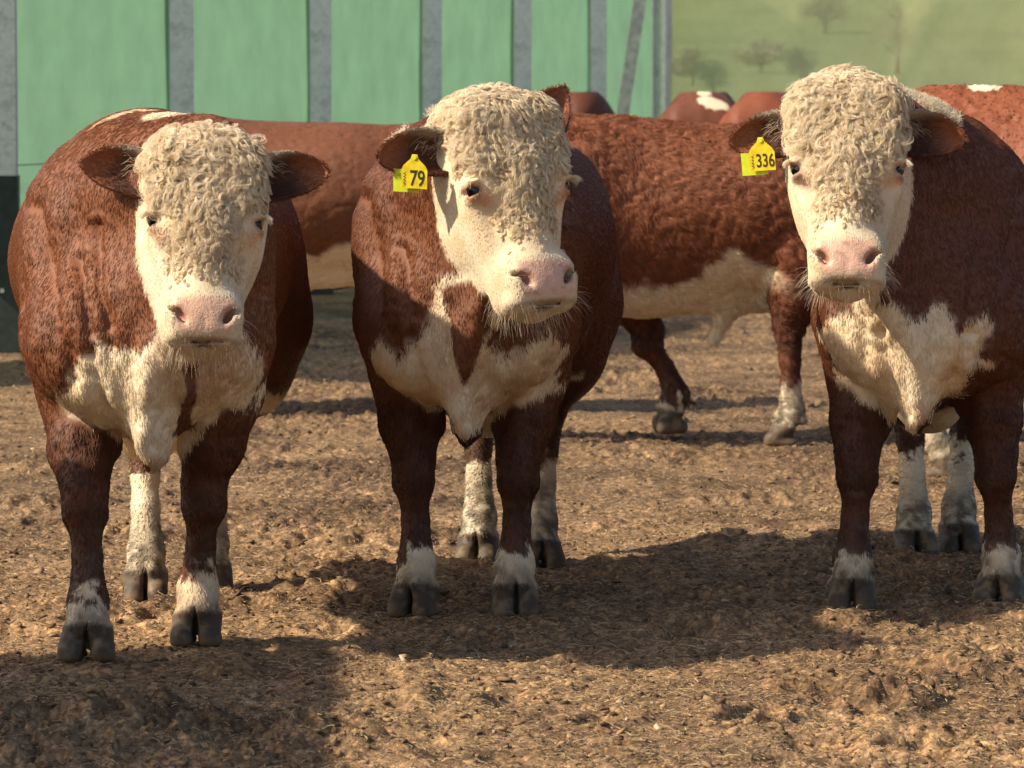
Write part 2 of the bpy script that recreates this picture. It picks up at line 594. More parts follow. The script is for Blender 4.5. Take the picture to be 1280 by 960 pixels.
    he((0, .045 + dm, -.095), (.112, .075, .090), .04)
    he((0, .130, -.062), (.105, .11, .062), .05)
    hc((0, .22, -.098), (0, .45, -.064), .100, .076, .05)
    hc((0, .20, -.040), (0, .44, -.034), .050, .046, .05)
    for s in (-1, 1):
        he((s * .120, .216, -.062), (.034, .050, .044), .02)          # brow and orbit
        he((s * .090, .255, -.165), (.044, .125, .090), .05)          # cheek
        hc((s * .070, .30, -.165), (s * .042, .50, -.115), .060, .044, .05)
        hc((s * .108, .275, -.085), (s * .078, .40, -.080), .030, .024, .03)   # cheek bone ridge
    G.box(H(0, .486, -.060), np.array((.055, .032, .036)) * hs, .042 * hs, .035, HM)   # muzzle
    he((0, .490, .006), (.076, .050, .022), .03)                     # nose pad
    for s in (-1, 1):
        he((s * .070, .484, -.010), (.026, .038, .032), .02)          # nostril wings
        he((s * .060, .540, -.045), (.040, .026, .045), .02)          # upper lip
    he((0, .552, -.090), (.047, .027, .042), .018)                    # chin
    # carve nostrils, mouth, eye sockets
    for s in (-1, 1):
        he((s * .061, .494, .018), (.0095, .023, .034), .008, hrot(s * 38), 'sub')
        he((s * .078, .478, .006), (.0055, .022, .020), .008, hrot(s * 70), 'sub')
    he((0, .552, -.036), (.070, .0036, .048), .008, None, 'sub')
    he((0, .528, .034), (.003, .026, .008), .010, None, 'sub')
    eyeR = .0265
    for s in (-1, 1):
        he((s * .154, .235, -.032), (.028, .0135, .038), .008, None, 'sub')
        he((s * .137, .216, -.030), (.017, .009, .038), .012)        # upper lid
        he((s * .134, .254, -.036), (.011, .006, .028), .015)         # lower lid
    HP = G.g
    k_h = .045
    hh = np.clip(.5 + .5 * (HB_ - HP) / k_h, 0, 1)
    G.g = HB_ * (1 - hh) + HP * hh - k_h * hh * (1 - hh)
    del HB_, hh
    HF = HP
    # --- hooves: two claws each
    for ft in list(P['front']) + list(P['hind']):
        f = np.array(ft, float)
        tw = R(rng.normal() * 7); sp_ = 1 + .10 * rng.normal()
        RT = np.array([[math.cos(tw), -math.sin(tw), 0], [math.sin(tw), math.cos(tw), 0], [0, 0, 1]])
        for s in (-1, 1):
            G.cone(f + (s * .030, .012, .075), f + RT @ (s * .0385 * sp_, -.054 + .008 * rng.normal(), .030), .036, .031, .010)
            G.cone(f + RT @ (s * .038 * sp_, -.050, .010), f + RT @ (s * .034, .03, .012), .031, .030, .012)
            E(f + (s * .026, .075, .105), (.017, .018, .022), .012)
        E(f + RT @ (0, -.068, .035), (.0060 * sp_, .045, .075), .008, RT.T, 'sub')
    G.floor(0.003)
    v, f = G.mesh()
    v = smooth_verts(v, f, 1, .45)
    gi = np.clip(np.round((v - G.lo) / G.h).astype(int), 0, np.array(HF.shape) - 1)
    hdist = HF[gi[:, 0], gi[:, 1], gi[:, 2]]
    del HF, HP
    # --- ears
    ears = []
    ear_pose = P.get('ears', [(-1, 8, 0), (1, 8, 0)])
    ear_ids = np.zeros(len(v), np.int8)
    ear_in = np.zeros(len(v), bool)
    for s, up_deg, back in ear_pose:
        root = H(s * .112, .105, -.120)
        eo = nrm(s * l_ * math.cos(R(up_deg)) - d_ * math.sin(R(up_deg)) - f_ * math.sin(R(back)))
        opn = nrm(f_ * .88 + d_ * .38 + (-s) * l_ * .25); opn = nrm(opn - eo * (opn @ eo))
        upv = nrm(np.cross(opn, eo)) * 1.0
        if upv @ d_ > 0: upv = -upv
        L = P.get('earlen', .198) * hs
        ns_, ntt = 22, 13
        vv = []; inn = []
        for i in range(ns_):
            a = i / (ns_ - 1)
            wd = (.024 + .040 * math.sin(math.pi * min(1, a * .62 + .22)) ** 1.2) * (1 if a < .62 else math.sqrt(max(1e-3, 1 - ((a - .62) / .385) ** 2))) * hs * P.get('earw', .88)
            phi = 1.75 * (1 - a) + .62 * a
            cen = root + eo * (L * a) - upv * (.035 * a * a) * hs
            th = .0055 * (1 - .5 * a)
            rad_ = wd / math.sin(min(phi, 1.45))
            ring = []
            for t in np.linspace(-1, 1, ntt):
                an = t * phi
                ring.append((cen + upv * (rad_ * math.sin(an)) - opn * (rad_ * math.cos(an) - rad_ * .55), 1))
            for t in np.linspace(1, -1, ntt):
                an = t * phi
                r2 = rad_ + th * 2
                ring.append((cen + upv * (r2 * math.sin(an)) - opn * (r2 * math.cos(an) - rad_ * .55), 0))
            vv += [q[0] for q in ring]; inn += [q[1] for q in ring]
        m = 2 * ntt
        ff = []
        for i in range(ns_ - 1):
            for k in range(m):
                q = (i * m + k, i * m + (k + 1) % m, (i + 1) * m + (k + 1) % m, (i + 1) * m + k)
                ff.append(q)
        for k in range(ntt - 1):
            b0 = (ns_ - 1) * m
            ff.append((b0 + k, b0 + k + 1, b0 + m - 2 - k, b0 + m - 1 - k))
        vv = np.array(vv); ff = np.array(ff)
        # outward orientation check by the outer middle point
        n0 = vnormals(vv, ff)
        mid = (ns_ // 2) * m + ntt + ntt // 2
        if n0[mid] @ (-opn) < 0: ff = ff[:, ::-1]
        b = len(v)
        v = np.concatenate([v, vv]); f = np.concatenate([f, ff + b])
        ear_ids = np.concatenate([ear_ids, np.full(len(vv), 1 if s < 0 else 2, np.int8)])
        ear_in = np.concatenate([ear_in, np.array(inn, bool)])
        hdist = np.concatenate([hdist, np.full(len(vv), .5)])
        ears.append((s, root, eo, upv, opn, L))
    n = vnormals(v, f)
    # --- head coordinates of every vertex
    q = (v - pol) / hs
    hl, hd, hf = q @ l_, q @ d_, q @ f_
    x, y, z = v.T
    nz1 = fbm3(v, 14, 4, 3); nz2 = fbm3(v, 45, 3, 9); nzb = fbm3(v, 4, 3, 21)
    # --- surface relief: neck folds, muscle and curls of the coat
    neckw = sstep(.35, -.15, y) * sstep(.55, .75, z) * sstep(-.12, -.24, hf) * (ear_ids == 0)
    ang = np.arctan2(x, 1.1 - z) if True else 0
    folds = np.sin(x * 38 + 7 * nzb + 3 * nz1) * (.35 + .5 * nzb) + nz1 * .6
    disp = neckw * folds * .0042 * P.get('folds', 1.0)
    bodyw = (ear_ids == 0) * sstep(-.05, -.3, hf) * sstep(.25, .5, z)
    disp = disp + bodyw * (.007 * nzb + .0012 * nz1)
    chw = sstep(.15, -.05, y) * sstep(.45, .55, z) * sstep(1.05, .85, z) * (ear_ids == 0) * sstep(.03, .07, hdist)
    disp = disp + chw * (.020 * fbm3(v * (1, .4, .28), 13, 2, 61) + .006 * nz1)
    # skin creases: neck against shoulder, brisket folds
    xw = x + .012 * nz1; zw = z + .02 * nzb
    crs = [([(s * .275, 1.16), (s * .235, 1.0), (s * .20, .86), (s * .15, .74)], .017, .026) for s in (-1, 1)]
    crs += [([(s * .115, .80), (s * .085, .66), (s * .045, .55)], .013, .016) for s in (-1, 1)]
    crs += [([(s * .15, 1.02), (s * .125, .90), (s * .12, .80)], .010, .014) for s in (-1, 1)]
    crs += P.get('creases', [])
    fw = sstep(.22, .02, y) * (ear_ids == 0) * sstep(.03, .06, hdist)
    for pl, dep, wd_ in crs:
        dm_ = np.full(len(v), 9.)
        for (ax_, az_), (bx_, bz_) in zip(pl[:-1], pl[1:]):
            ex, ez = bx_ - ax_, bz_ - az_
            t_ = np.clip(((xw - ax_) * ex + (zw - az_) * ez) / (ex * ex + ez * ez), 0, 1)
            dm_ = np.minimum(dm_, np.hypot(xw - ax_ - ex * t_, zw - az_ - ez * t_))
        disp = disp + fw * (-dep * np.exp(-(dm_ / wd_) ** 2) + .35 * dep * np.exp(-((dm_ - 2.2 * wd_) / wd_) ** 2))
    if P.get('curly'):
        sw = v + .02 * np.stack([nz1, nz2, nz1], 1)
        disp = disp + bodyw * (P.get('curldisp', .007) * (1 - np.abs(fbm3(sw * (1, 1.0, 1.25), 26, 2, 55)) * 2.2))
    v = v + n * disp[:, None]
    n = vnormals(v, f)
    # --- pigment
    col = lerp(np.tile(RED, (len(v), 1)), DARKRED, np.clip(.25 + .45 * nzb + .15 * nz1, 0, 1) * .6)
    tint = np.array(P.get('tint', (1, 1, 1)))
    col = col * tint
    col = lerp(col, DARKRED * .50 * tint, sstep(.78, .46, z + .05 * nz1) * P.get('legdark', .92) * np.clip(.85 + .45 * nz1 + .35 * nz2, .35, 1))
    col = lerp(col, MUD * 1.4, sstep(.50, .20, z) * np.clip((nz2 + nz1 - .25) * 1.6, 0, .5))
    white = np.zeros(len(v))
    # face
    fb = -.165 - .12 * sstep(.05, .42, hd) + .02 * nz1
    facew = sstep(-.012, .012, hf - fb) * sstep(.030, .018, hdist + .006 * nz1) * (ear_ids == 0)
    white = np.maximum(white, facew)
    # crest
    cr = P.get('crest')
    if cr:
        for (cx, cy, rx, ry) in cr:
            dd = np.sqrt(((x - cx) / rx) ** 2 + ((y - cy) / ry) ** 2) + .35 * nz1 + .15 * nz2
            white = np.maximum(white, sstep(1.05, .9, dd) * sstep(1.15, 1.22, z) * (n[:, 2] > -.2) * (ear_ids == 0))
    # chest patch, traced in the bull's own front plane
    front = sstep(.30, .22, y + .06 * nz1) * (ear_ids == 0)
    for poly in P.get('patch', []):
        dd = poly_sd(x, z, poly) + .020 * nz1 + .016 * nz2
        white = np.maximum(white, sstep(.018, -.018, dd) * front)
    for poly in P.get('unpatch', []):
        dd = poly_sd(x, z, poly) + .010 * nz1
        white = white * (1 - sstep(.006, -.006, dd) * front * (1 - facew))
    # belly
    bl = P.get('belly', .60)
    bw = sstep(.02, -.02, z - bl - .05 * nz1 - .05 * nzb - P.get('flank', .0) * np.exp(-((y - P.get('flanky', 1.0)) / .16) ** 2)) * sstep(.12, .22, y) * sstep(1.62, 1.5, y) * np.maximum(sstep(.42, .5, z), (np.abs(x) < .10) & (y > .5) & (y < .95)) * (np.abs(x) < .5)
    for s, ft in zip((-1, 1), P['front']):
        e_ = np.array((s * .205 * wS, .10, .66)); k_ = np.array(P['kn'][0 if s < 0 else 1]) if 'kn' in P else np.array((ft[0], ft[1], .39))
        t_ = np.clip(((v - e_) @ (k_ - e_)) / ((k_ - e_) @ (k_ - e_)), 0, 1)
        bw = bw * sstep(.11, .15, np.linalg.norm(v - e_ - t_[:, None] * (k_ - e_), axis=1))
    for s, ft in zip((-1, 1), P['hind']):
        i_ = 0 if s < 0 else 1
        hk_ = np.array((ft[0], ft[1] + P.get('hkoff', (.15, .15))[i_], .5)); t0_ = np.array((s * .2, P.get('thy', (1.36, 1.36))[i_], .72))
        t_ = np.clip(((v - t0_) @ (hk_ - t0_)) / ((hk_ - t0_) @ (hk_ - t0_)), 0, 1)
        bw = bw * sstep(.12, .15, np.linalg.norm(v - t0_ - t_[:, None] * (hk_ - t0_), axis=1))
    for ft, sk in zip(list(P['front']) + list(P['hind']), P.get('socks', (.17, .17, .30, .30))):
        f0 = np.array(ft)
        r2 = np.sqrt((x - f0[0]) ** 2 + (y - f0[1]) ** 2)
        near = (r2 < .30) & (z < f0[2] + .47) & (ear_ids == 0)
        dd = (z - f0[2]) - sk - .06 * nz1 - .045 * nz2 - .25 * (x - f0[0]) * P.get('sockslant', 0)
        white = np.where(near, np.maximum(white, sstep(.01, -.01, dd)), white)
    white = np.maximum(white, bw * P.get('bellyw', 1))
    wcol = lerp(np.tile(WHITE, (len(v), 1)), CREAM, np.clip(.5 + .6 * nzb + .4 * nz1, 0, 1))
    wcol = lerp(wcol, np.array((.50, .31, .165)), np.clip(1.5 * fbm3(v * (1, 1, .6), 7, 3, 77 + P.get('seed', 1)) + .08, 0, .8) * front * (1 - facew))
    colB = col.copy()
    col = lerp(col, wcol, white)
    # cheeks and temple tints
    col = lerp(col, np.array((.60, .45, .27)), facew * np.clip(nz1 * .8 + .28, 0, .6))
    col = col * (1 - .14 * facew * sstep(.25, .38, hd))[:, None]
    # bald pink nose, lips, nostrils, eye rims
    nose = sstep(.010, -.006, np.maximum(np.abs(hl) - (.074 - .25 * np.maximum(hd - .50, 0)), np.abs(hd - .492) - .044) + .006 * nz1) * sstep(-.045, -.02, hf) * facew
    pk = lerp(np.tile(PINK, (len(v), 1)), np.array((.42, .24, .17)), np.clip(nz2 * 1.1 + nz1 * .5, 0, .7))
    pk = lerp(pk, np.array((.40, .28, .17)), np.full(len(v), P.get('nosetan', .2)))
    nos = np.zeros(len(v))
    for s in (-1, 1):
        nos = np.maximum(nos, sstep(.026, .016, np.sqrt((hl - s * .064) ** 2 + ((hd - .486) * .8) ** 2 + ((hf - .0) * .35) ** 2)))
    pk = lerp(pk, np.array((.26, .11, .08)), nos * .6)
    pk = lerp(pk, np.array((.10, .06, .05)), np.clip((fbm3(v, 70, 2, 31) - .35) * 5, 0, .8) * P.get('freckle', .5))
    col = lerp(col, pk, nose * .92)
    for s in (-1, 1):
        e0 = np.array((s * .137, .238, -.03))
        de = np.sqrt((hl - e0[0]) ** 2 + ((hd - e0[1]) * 1.15) ** 2 + (hf - e0[2]) ** 2)
        de2 = np.sqrt((hl - s * .118) ** 2 + ((hd - .262) * .8) ** 2 + (hf + .02) ** 2)
        col = lerp(col, np.array((.54, .29, .18)), np.maximum(sstep(.044, .028, de + .010 * nz1) * P.get('rim', .6), sstep(.040, .014, de2 + .01 * nz1) * P.get('tear', .5)) * facew)
        col = lerp(col, np.array((.10, .05, .035)), sstep(.031, .025, de) * facew * .5)
    lips = .55 * sstep(.008, .002, np.abs(hd - .552)) * sstep(-.12, -.06, hf) * facew
    col = lerp(col, np.array((.16, .085, .06)), lips * .8)
    # hooves and mud on the legs
    for i, ft in enumerate(list(P['front']) + list(P['hind'])):
        f0 = np.array(ft)
        near = (np.abs(x - f0[0]) < .11) & (np.abs(y - f0[1] + .01) < .17) & (ear_ids == 0)
        zz = z - f0[2]
        hoofm = near * sstep(.090, .080, zz + .25 * (y - f0[1]) + .006 * nz1)
        hc_ = lerp(np.tile(HOOF, (len(v), 1)), np.array((.22, .155, .092)), np.clip(nz2 * 1.2 + nz1 * .8 + .1, 0, .7))
        mud = near * np.clip(sstep(P.get('mudh', (.17, .32))[0 if i < 2 else 1], P.get('mudh', (.17, .32))[0 if i < 2 else 1] * .45, zz + .07 * nz1 + .04 * nz2) * (.66 + .9 * nz2), 0, .92)
        col = lerp(col, MUD, mud)
        col = lerp(col, hc_, hoofm)
        col = lerp(col, np.array((.15, .10, .06)), near * sstep(.035, .005, zz + .03 * nz1) * .8)
    # ears: dark inside, a paler fringe
    em = ear_ids > 0
    col[em] = DARKRED * 1.25 * tint
    col[em & ear_in] = np.array((.085, .036, .022))
    for s, root, eo, upv, opn, L in ears:
        k = ear_ids == (1 if s < 0 else 2)
        a = ((v[k] - root) @ eo) / L
        b = ((v[k] - root) @ upv)
        c = col[k]
        tipw = sstep(.45, .8, a) * ear_in[k]
        c = lerp(c, np.array((.30, .105, .045)), tipw * .85)
        rim = sstep(.022, .05, b) * (1 - a) * .9
        c = lerp(c, WHITE * .9, np.clip(rim * P.get('earrim', 1), 0, 1))
        col[k] = c
    root = empty("bull", (P['o'][0], P['o'][1], P.get('oz', 0)), R(P.get('yaw', 0)))
    tag(root, P['label'], "bull", P.get('group'))
    root["_n"] = 0
    del root["_n"]
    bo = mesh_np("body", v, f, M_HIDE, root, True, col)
    wa = bo.data.attributes.new("wet", 'FLOAT', 'POINT'); wa.data.foreach_set("value", np.ascontiguousarray(nose, dtype=np.float32))
    # --- eyes
    if P.get('eyes', True):
        for s in (-1, 1):
            c = H(s * .1225, .233, -.037)
            mb = MB()
            nu, nv_ = 20, 14
            vs = []; fs = []
            for i in range(nv_ + 1):
                th = math.pi * i / nv_
                for j in range(nu):
                    ph = 2 * math.pi * j / nu
                    vs.append((eyeR * math.sin(th) * math.cos(ph), -eyeR * math.cos(th), eyeR * math.sin(th) * math.sin(ph)))
            for i in range(nv_):
                for j in range(nu):
                    fs.append((i * nu + j, i * nu + (j + 1) % nu, (i + 1) * nu + (j + 1) % nu, (i + 1) * nu + j))
            mb.add(vs, fs)
            eo_ = mb.build("eye", M_EYE, root, True)
            look = Vector(nrm(f_ * .62 + s * l_ * .75 + d_ * .05))
            eo_.rotation_euler = look.to_track_quat('-Y', 'Z').to_euler()
            eo_.location = c
    # --- coat
    tri = np.concatenate([f[:, [0, 1, 2]], f[:, [0, 2, 3]]])
    A = v[tri[:, 1]] - v[tri[:, 0]]; B = v[tri[:, 2]] - v[tri[:, 0]]
    area = .5 * np.linalg.norm(np.cross(A, B), axis=1)
    def sample(wt, cnt):
        c = np.cumsum(wt); c /= c[-1]
        i = np.searchsorted(c, rng.random(cnt))
        u = rng.random((2, cnt)); fl = u.sum(0) > 1
        u[:, fl] = 1 - u[:, fl]
        t = tri[i]
        w0 = 1 - u[0] - u[1]
        g = lambda arr: arr[t[:, 0]] * (w0[:, None] if arr.ndim > 1 else w0) + arr[t[:, 1]] * (u[0][:, None] if arr.ndim > 1 else u[0]) + arr[t[:, 2]] * (u[1][:, None] if arr.ndim > 1 else u[1])
        return g
    bald = np.zeros(len(v))
    bald = np.maximum(bald, nose)
    for ft in list(P['front']) + list(P['hind']):
        f0 = np.array(ft)
        bald = np.where((np.abs(x - f0[0]) < .11) & (np.abs(y - f0[1]) < .15) & (z - f0[2] < .09), 1, bald)
    for s in (-1, 1):
        de = np.linalg.norm(np.stack([hl - s * .145, (hd - .232) * 1.2, hf + .02], 1), axis=1)
        bald = np.maximum(bald, sstep(.034, .026, de))
    headm = facew
    nf = P.get('fur', 150000)
    if nf:
        wt = area * (1 - bald[tri].mean(1)) * (1 + .8 * headm[tri].mean(1)) * np.where(em[tri[:, 0]], 2.0, 1)
        g = sample(wt, nf)
        p, nn, cc = g(v), nrm(g(n)), g(col)
        wq = g(white); bd = (wq > .03) & (wq < .97) & (g(hd) > .0)
        pick = rng.random(nf) < sstep(.15, .85, wq)
        cc[bd] = np.where(pick[bd, None], g(wcol)[bd], g(colB)[bd])
        yy, zz, hw, ei = g(y), g(z), g(headm), g(em.astype(float))
        hlq, hdq = g(hl), g(hd)
        flow = np.stack([.15 * np.sign(p[:, 0]) + 0 * yy, .55 * sstep(-.1, .6, yy) + .1, -1 + .5 * sstep(.2, .9, yy)], 1)
        fl_h = d_[None, :] * 1.0 + l_[None, :] * (hlq * 5)[:, None]
        flow = flow * (1 - hw)[:, None] + fl_h * hw[:, None]
        amp = P.get('furwave', .22)
        wav = np.stack([fbm3(p, 16, 2, 101), fbm3(p, 16, 2, 102), fbm3(p, 16, 2, 103)], 1)
        flow = nrm(flow) + amp * wav + .11 * rng.normal(size=p.shape)
        if len(ears):
            for s, root_, eo, upv, opn, L in ears:
                k = (ei > .5) & (np.sign(hlq) == s)
                flow[k] = eo * .9 + .5 * rng.normal(size=(k.sum(), 3))
        flow = nrm(flow - nn * (flow * nn).sum(1, keepdims=True))
        Ls = P.get('furlen', .0135) * (.6 + .8 * rng.random(nf)) * np.where(hw > .5, .55, 1) * np.where(zz < .45, .85, 1)
        whq = sstep(.3, .5, cc[:, 1])
        Ls = Ls * (1 + .10 * whq * (1 - hw) * (zz > .42))
        lift = P.get('lift', .20) + .14 * rng.random(nf) + .03 * whq
        st = np.empty((nf, 4, 3))
        for j, u in enumerate((0, .33, .67, 1.0)):
            st[:, j] = p - nn * .001 + flow * (Ls * u)[:, None] + nn * (Ls * lift * (u - .42 * u * u) * 1.0)[:, None]
            if u > 2: st[:, j] += .0022 * rng.normal(size=p.shape) * u
        cc = cc * (.88 + .24 * rng.random((nf, 1)))
        hair_object("coat", st, cc, P.get('furrad', .00105) * (.7 + .6 * rng.random(nf)), M_FUR, root)
    # --- curls of the poll and forehead
    nl = P.get('locks', 0)
    if nl:
        lim = .152 - .060 * sstep(.15, .24, hd)
        reg = sstep(.012, -.03, np.abs(hl) - lim + .02 * nz1) * facew * sstep(.43, .30, hd + .04 * nz1) * sstep(-.11, -.05, hf + .25 * sstep(.12, .0, hd)) * (hd > -.12)
        for s in (-1, 1):
            de = np.sqrt((hl - s * .135) ** 2 + (hd - .25) ** 2)
            reg = reg * sstep(.058, .095, de)
        reg = np.maximum(reg, 0) * (1 - .55 * sstep(.22, .40, hd)) * (1 - P.get('thin', .0) * sstep(.11, .14, np.abs(hl)) * sstep(.1, .2, hd))
        g = sample(area * reg[tri].mean(1), nl)
        p, nn, hdq, hlq, cc, rq = g(v), nrm(g(n)), g(hd), g(hl), g(col), g(reg)
        k_ = 12; npt = 15
        sw = np.stack([noise3(p, 15, 301), noise3(p, 15, 302), noise3(p, 15, 303)], 1)
        T = d_[None, :] + l_[None, :] * (hlq * 4)[:, None] + 1.5 * sw + .45 * rng.normal(size=p.shape)
        top = sstep(.03, -.06, hdq)
        T = nrm(T - nn * (T * nn).sum(1, keepdims=True))
        Bn = np.cross(nn, T)
        sc_ = (1.0 - .55 * sstep(.22, .42, hdq)) * P.get('lock', 1.0) * (.5 + .5 * np.clip(rq * 1.4, 0, 1))
        Ll = (.021 + .026 * rng.random(nl)) * sc_
        am = (.0042 + .0060 * rng.random(nl)) * sc_ * P.get('curlamp', 1.0)
        tn = (.8 + 1.5 * rng.random(nl)) * np.sign(rng.random(nl) - .5)
        ph = rng.random(nl) * 6.283
        li = (.002 + .013 * rng.random(nl)) * sc_
        st = np.empty((nl, k_, npt, 3))
        for kk in range(k_):
            off = (rng.normal(size=(nl, 3)) * .0016)
            off -= nn * (off * nn).sum(1, keepdims=True)
            a2 = am * (1 + .12 * rng.normal(size=nl)); p2 = ph + .22 * rng.normal(size=nl); l2 = Ll * (1 + .12 * rng.normal(size=nl))
            for j in range(npt):
                u = j / (npt - 1)
                an = 2 * math.pi * tn * u + p2
                a3 = a2 * (.35 + .9 * u)
                pos = p + off * (1 - .25 * u) + T * (l2 * u * .85 + a3 * (np.cos(an) - np.cos(p2)))[:, None] + Bn * (a3 * (np.sin(an) - np.sin(p2)))[:, None]
                pos = pos + nn * (li * math.sin(math.pi * min(1, u * .85 + .05)) + a3 * .35 * np.cos(an + 1.2) + .002)[:, None]
                st[:, kk, j] = pos
        st = st.reshape(nl * k_, npt, 3)
        lc = lerp(np.tile(np.array((.84, .735, .55)), (nl, 1)), np.array((.66, .52, .335)), np.clip(.35 + .5 * rng.normal(size=nl) * .6 + .3 * sw[:, 0], 0, 1))
        lc = np.repeat(lc, k_, 0) * (.85 + .3 * rng.random((nl * k_, 1)))
        hair_object("curly_forelock", st, lc, .0007, M_CURL, root)
    # long white hairs along the crest
    if P.get('tufts'):
        w_t = area * (white[tri].mean(1) > .5) * (z[tri[:, 0]] > 1.15) * (facew[tri].mean(1) < .5)
        if w_t.sum() > 0:
            nt_ = 2500
            g = sample(w_t, nt_)
            p, nn = g(v), nrm(g(n))
            wv = np.stack([noise3(p, 30, 401), noise3(p, 30, 402), noise3(p, 30, 403)], 1)
            dirs = nrm(nn * .8 + .9 * wv + .35 * rng.normal(size=p.shape))
            side = nrm(np.cross(dirs, nn + .01))
            st = np.empty((nt_, 7, 3)); Lq = .012 + .018 * rng.random(nt_)
            for j in range(7):
                u = j / 6
                st[:, j] = p + dirs * (Lq * u)[:, None] + side * (.006 * np.sin(u * 7 + wv[:, :1] * 9)) * u
            hair_object("crest_hair", st, WHITE * (.85 + .3 * rng.random((nt_, 1))), .001, M_CURL, root)
    # tufts in the ears
    if P.get('locks'):
        st = []
        for s, rt, eo, upv, opn, L in ears:
            for i in range(60):
                a = rng.random() ** 1.4 * .35
                p0 = rt + eo * (L * (.12 + a)) + upv * (.040 * (rng.random() - .15)) - opn * .012
                dr = nrm(eo * .8 + upv * (.25 - .7 * rng.random()) + opn * .35 + .25 * rng.normal(size=3)) * (.018 + .022 * rng.random())
                st.append([p0, p0 + dr * .5 + opn * .004, p0 + dr - upv * .012])
        tc_ = lerp(np.tile(WHITE, (len(st), 1)), np.array((.30, .15, .08)), (rng.random(len(st)) > .55) * 1.0)
        hair_object("ear_tuft", np.array(st), tc_, .0006, M_CURL, root)
    # eyelashes
    if P.get('lashes'):
        st = []
        for s in (-1, 1):
            for i in range(60):
                a = -.9 + 1.8 * (i / 59)
                p0 = H(s * (.140 + .004 * math.cos(a)), .232 - .014 * math.cos(a * .9), -.020 + .016 * math.sin(a))
                o1 = nrm(s * l_ * .9 + f_ * .5 - d_ * .02 + .12 * rng.normal(size=3)) * (.022 + .012 * rng.random())
                st.append([p0, p0 + o1 * .5 - d_ * .002, p0 + o1 + d_ * (.012)])
        hair_object("eyelashes", np.array(st), np.tile(WHITE * 1.05, (len(st), 1)), .0009, M_CURL, root)
    # whiskers and chin hairs
    if P.get('locks'):
        g = sample(area * (facew * sstep(.46, .52, hd) * sstep(.02, -.05, hf))[tri].mean(1), 260)
        p, nn = g(v), nrm(g(n))
        dr = nrm(nn + .6 * d_[None, :] + .3 * rng.normal(size=p.shape))
        Lq = (.02 + .035 * rng.random(len(p)))[:, None]
        st = np.stack([p, p + dr * Lq * .5, p + dr * Lq + d_[None, :] * Lq * .25], 1)
        hair_object("whiskers", st, np.tile(WHITE, (len(st), 1)), .0003, M_CURL, root)
    P['_'] = dict(H=H, HM=HM, ears=ears, root=root, hs=hs)
    return root

def ear_tag(P, side, digits, offs, rz_extra=0.0, size=1.0):
    """a yellow tag hanging from the ear, with its lime back flag"""
    D = P['_']
    s, root, eo, upv, opn, L = [e for e in D['ears'] if e[0] == side][0]
    par = D['root']
    pos = root + eo * (L * offs[0]) + upv * offs[1] + opn * offs[2]
    hold = bpy.data.objects.new("ear_tag", None)
    w_, h_ = .036 * size, .040 * size
    poly = [(-.007, .052), (.007, .052), (.011, .040), (.030, .022), (w_, .010), (w_, -h_), (-w_, -h_), (-w_, .010), (-.030, .022), (-.011, .040)]
    m = MB(); m.prism([(a * size, b) for a, b in poly], -.0012, .0012)
    t = m.build("ear_tag", M_TAG, par)
    t.location = pos
    t.rotation_euler = (R(6), R(rz_extra), R(-8))
    bpy.data.objects.remove(hold)
    m = MB(); m.prism([(-.036, -.046), (.034, -.046), (.034, .012), (-.036, .016)], 0, .0022)
    b = m.build("back_flag", M_TAGB, t); b.location = (-.024, .009, -.006)
    m = MB(); m.tube([(0, -.004, .044), (0, .012, .044)], [.006, .006], 10)
    m.build("stud", M_TAGB, t)
    def text(body, size_, loc, rot=0, name="number"):
        cu = bpy.data.curves.new("txt", 'FONT')
        cu.body = body; cu.size = size_; cu.align_x = 'CENTER'; cu.align_y = 'CENTER'; cu.extrude = .0003
        cu.offset = .0006
        o = bpy.data.objects.new("txt", cu)
        COL.objects.link(o)
        bpy.context.view_layer.update()
        dg = bpy.context.evaluated_depsgraph_get()
        me = bpy.data.meshes.new_from_object(o.evaluated_get(dg))
        bpy.data.objects.remove(o)
        k = bpy.data.objects.new(name, me)
        me.materials.clear(); me.materials.append(M_INK)
        COL.objects.link(k)
        k.parent = t
        k.rotation_euler = (math.pi / 2, R(rot), 0)
        k.location = loc
        return k
    k = text(digits, .052 if len(digits) == 2 else .045, (.009, -.0017, -.014))
    k.scale = (.82 if len(digits) == 2 else .78, 1.15, 1)
    # worn small print down the side of the tag: a blurred scribble, no longer readable
    zz_ = [(-.030 + (.006 if i % 2 else 0), -.034 + i * .0042) for i in range(10)]
    m = MB(); m.prism([(p, q) for p, q in zz_] + [(p + .0022, q + .0012) for p, q in zz_[::-1]], -.0019, -.0013)
    m.build("small_print", M_INK, t)
    return t
# ------------------------------------------------------------------ the herd
def poly_local(pts, o, yaw, d):
    """photo outline of a coat patch -> the bull's own (x, z) front plane"""
    c, s = math.cos(R(yaw)), math.sin(R(yaw))
    out = []
    for (a, b) in pts:
        q = px(a, b, d)
        dx, dy = q[0] - o[0], q[1] - o[1]
        out.append((c * dx + s * dy, q[2]))
    return out

def loc_(o, yaw, a, b, d, z=None):
    q = px(a, b, d)
    c, s = math.cos(R(yaw)), math.sin(R(yaw))
    dx, dy = q[0] - o[0], q[1] - o[1]
    return (c * dx + s * dy, -s * dx + c * dy, q[2] if z is None else z)

oA, oB, oC = (-.95, 11.42), (-.13, 12.26), (1.17, 12.42)
yA, yB, yC = 0.0, -5.0, -6.3

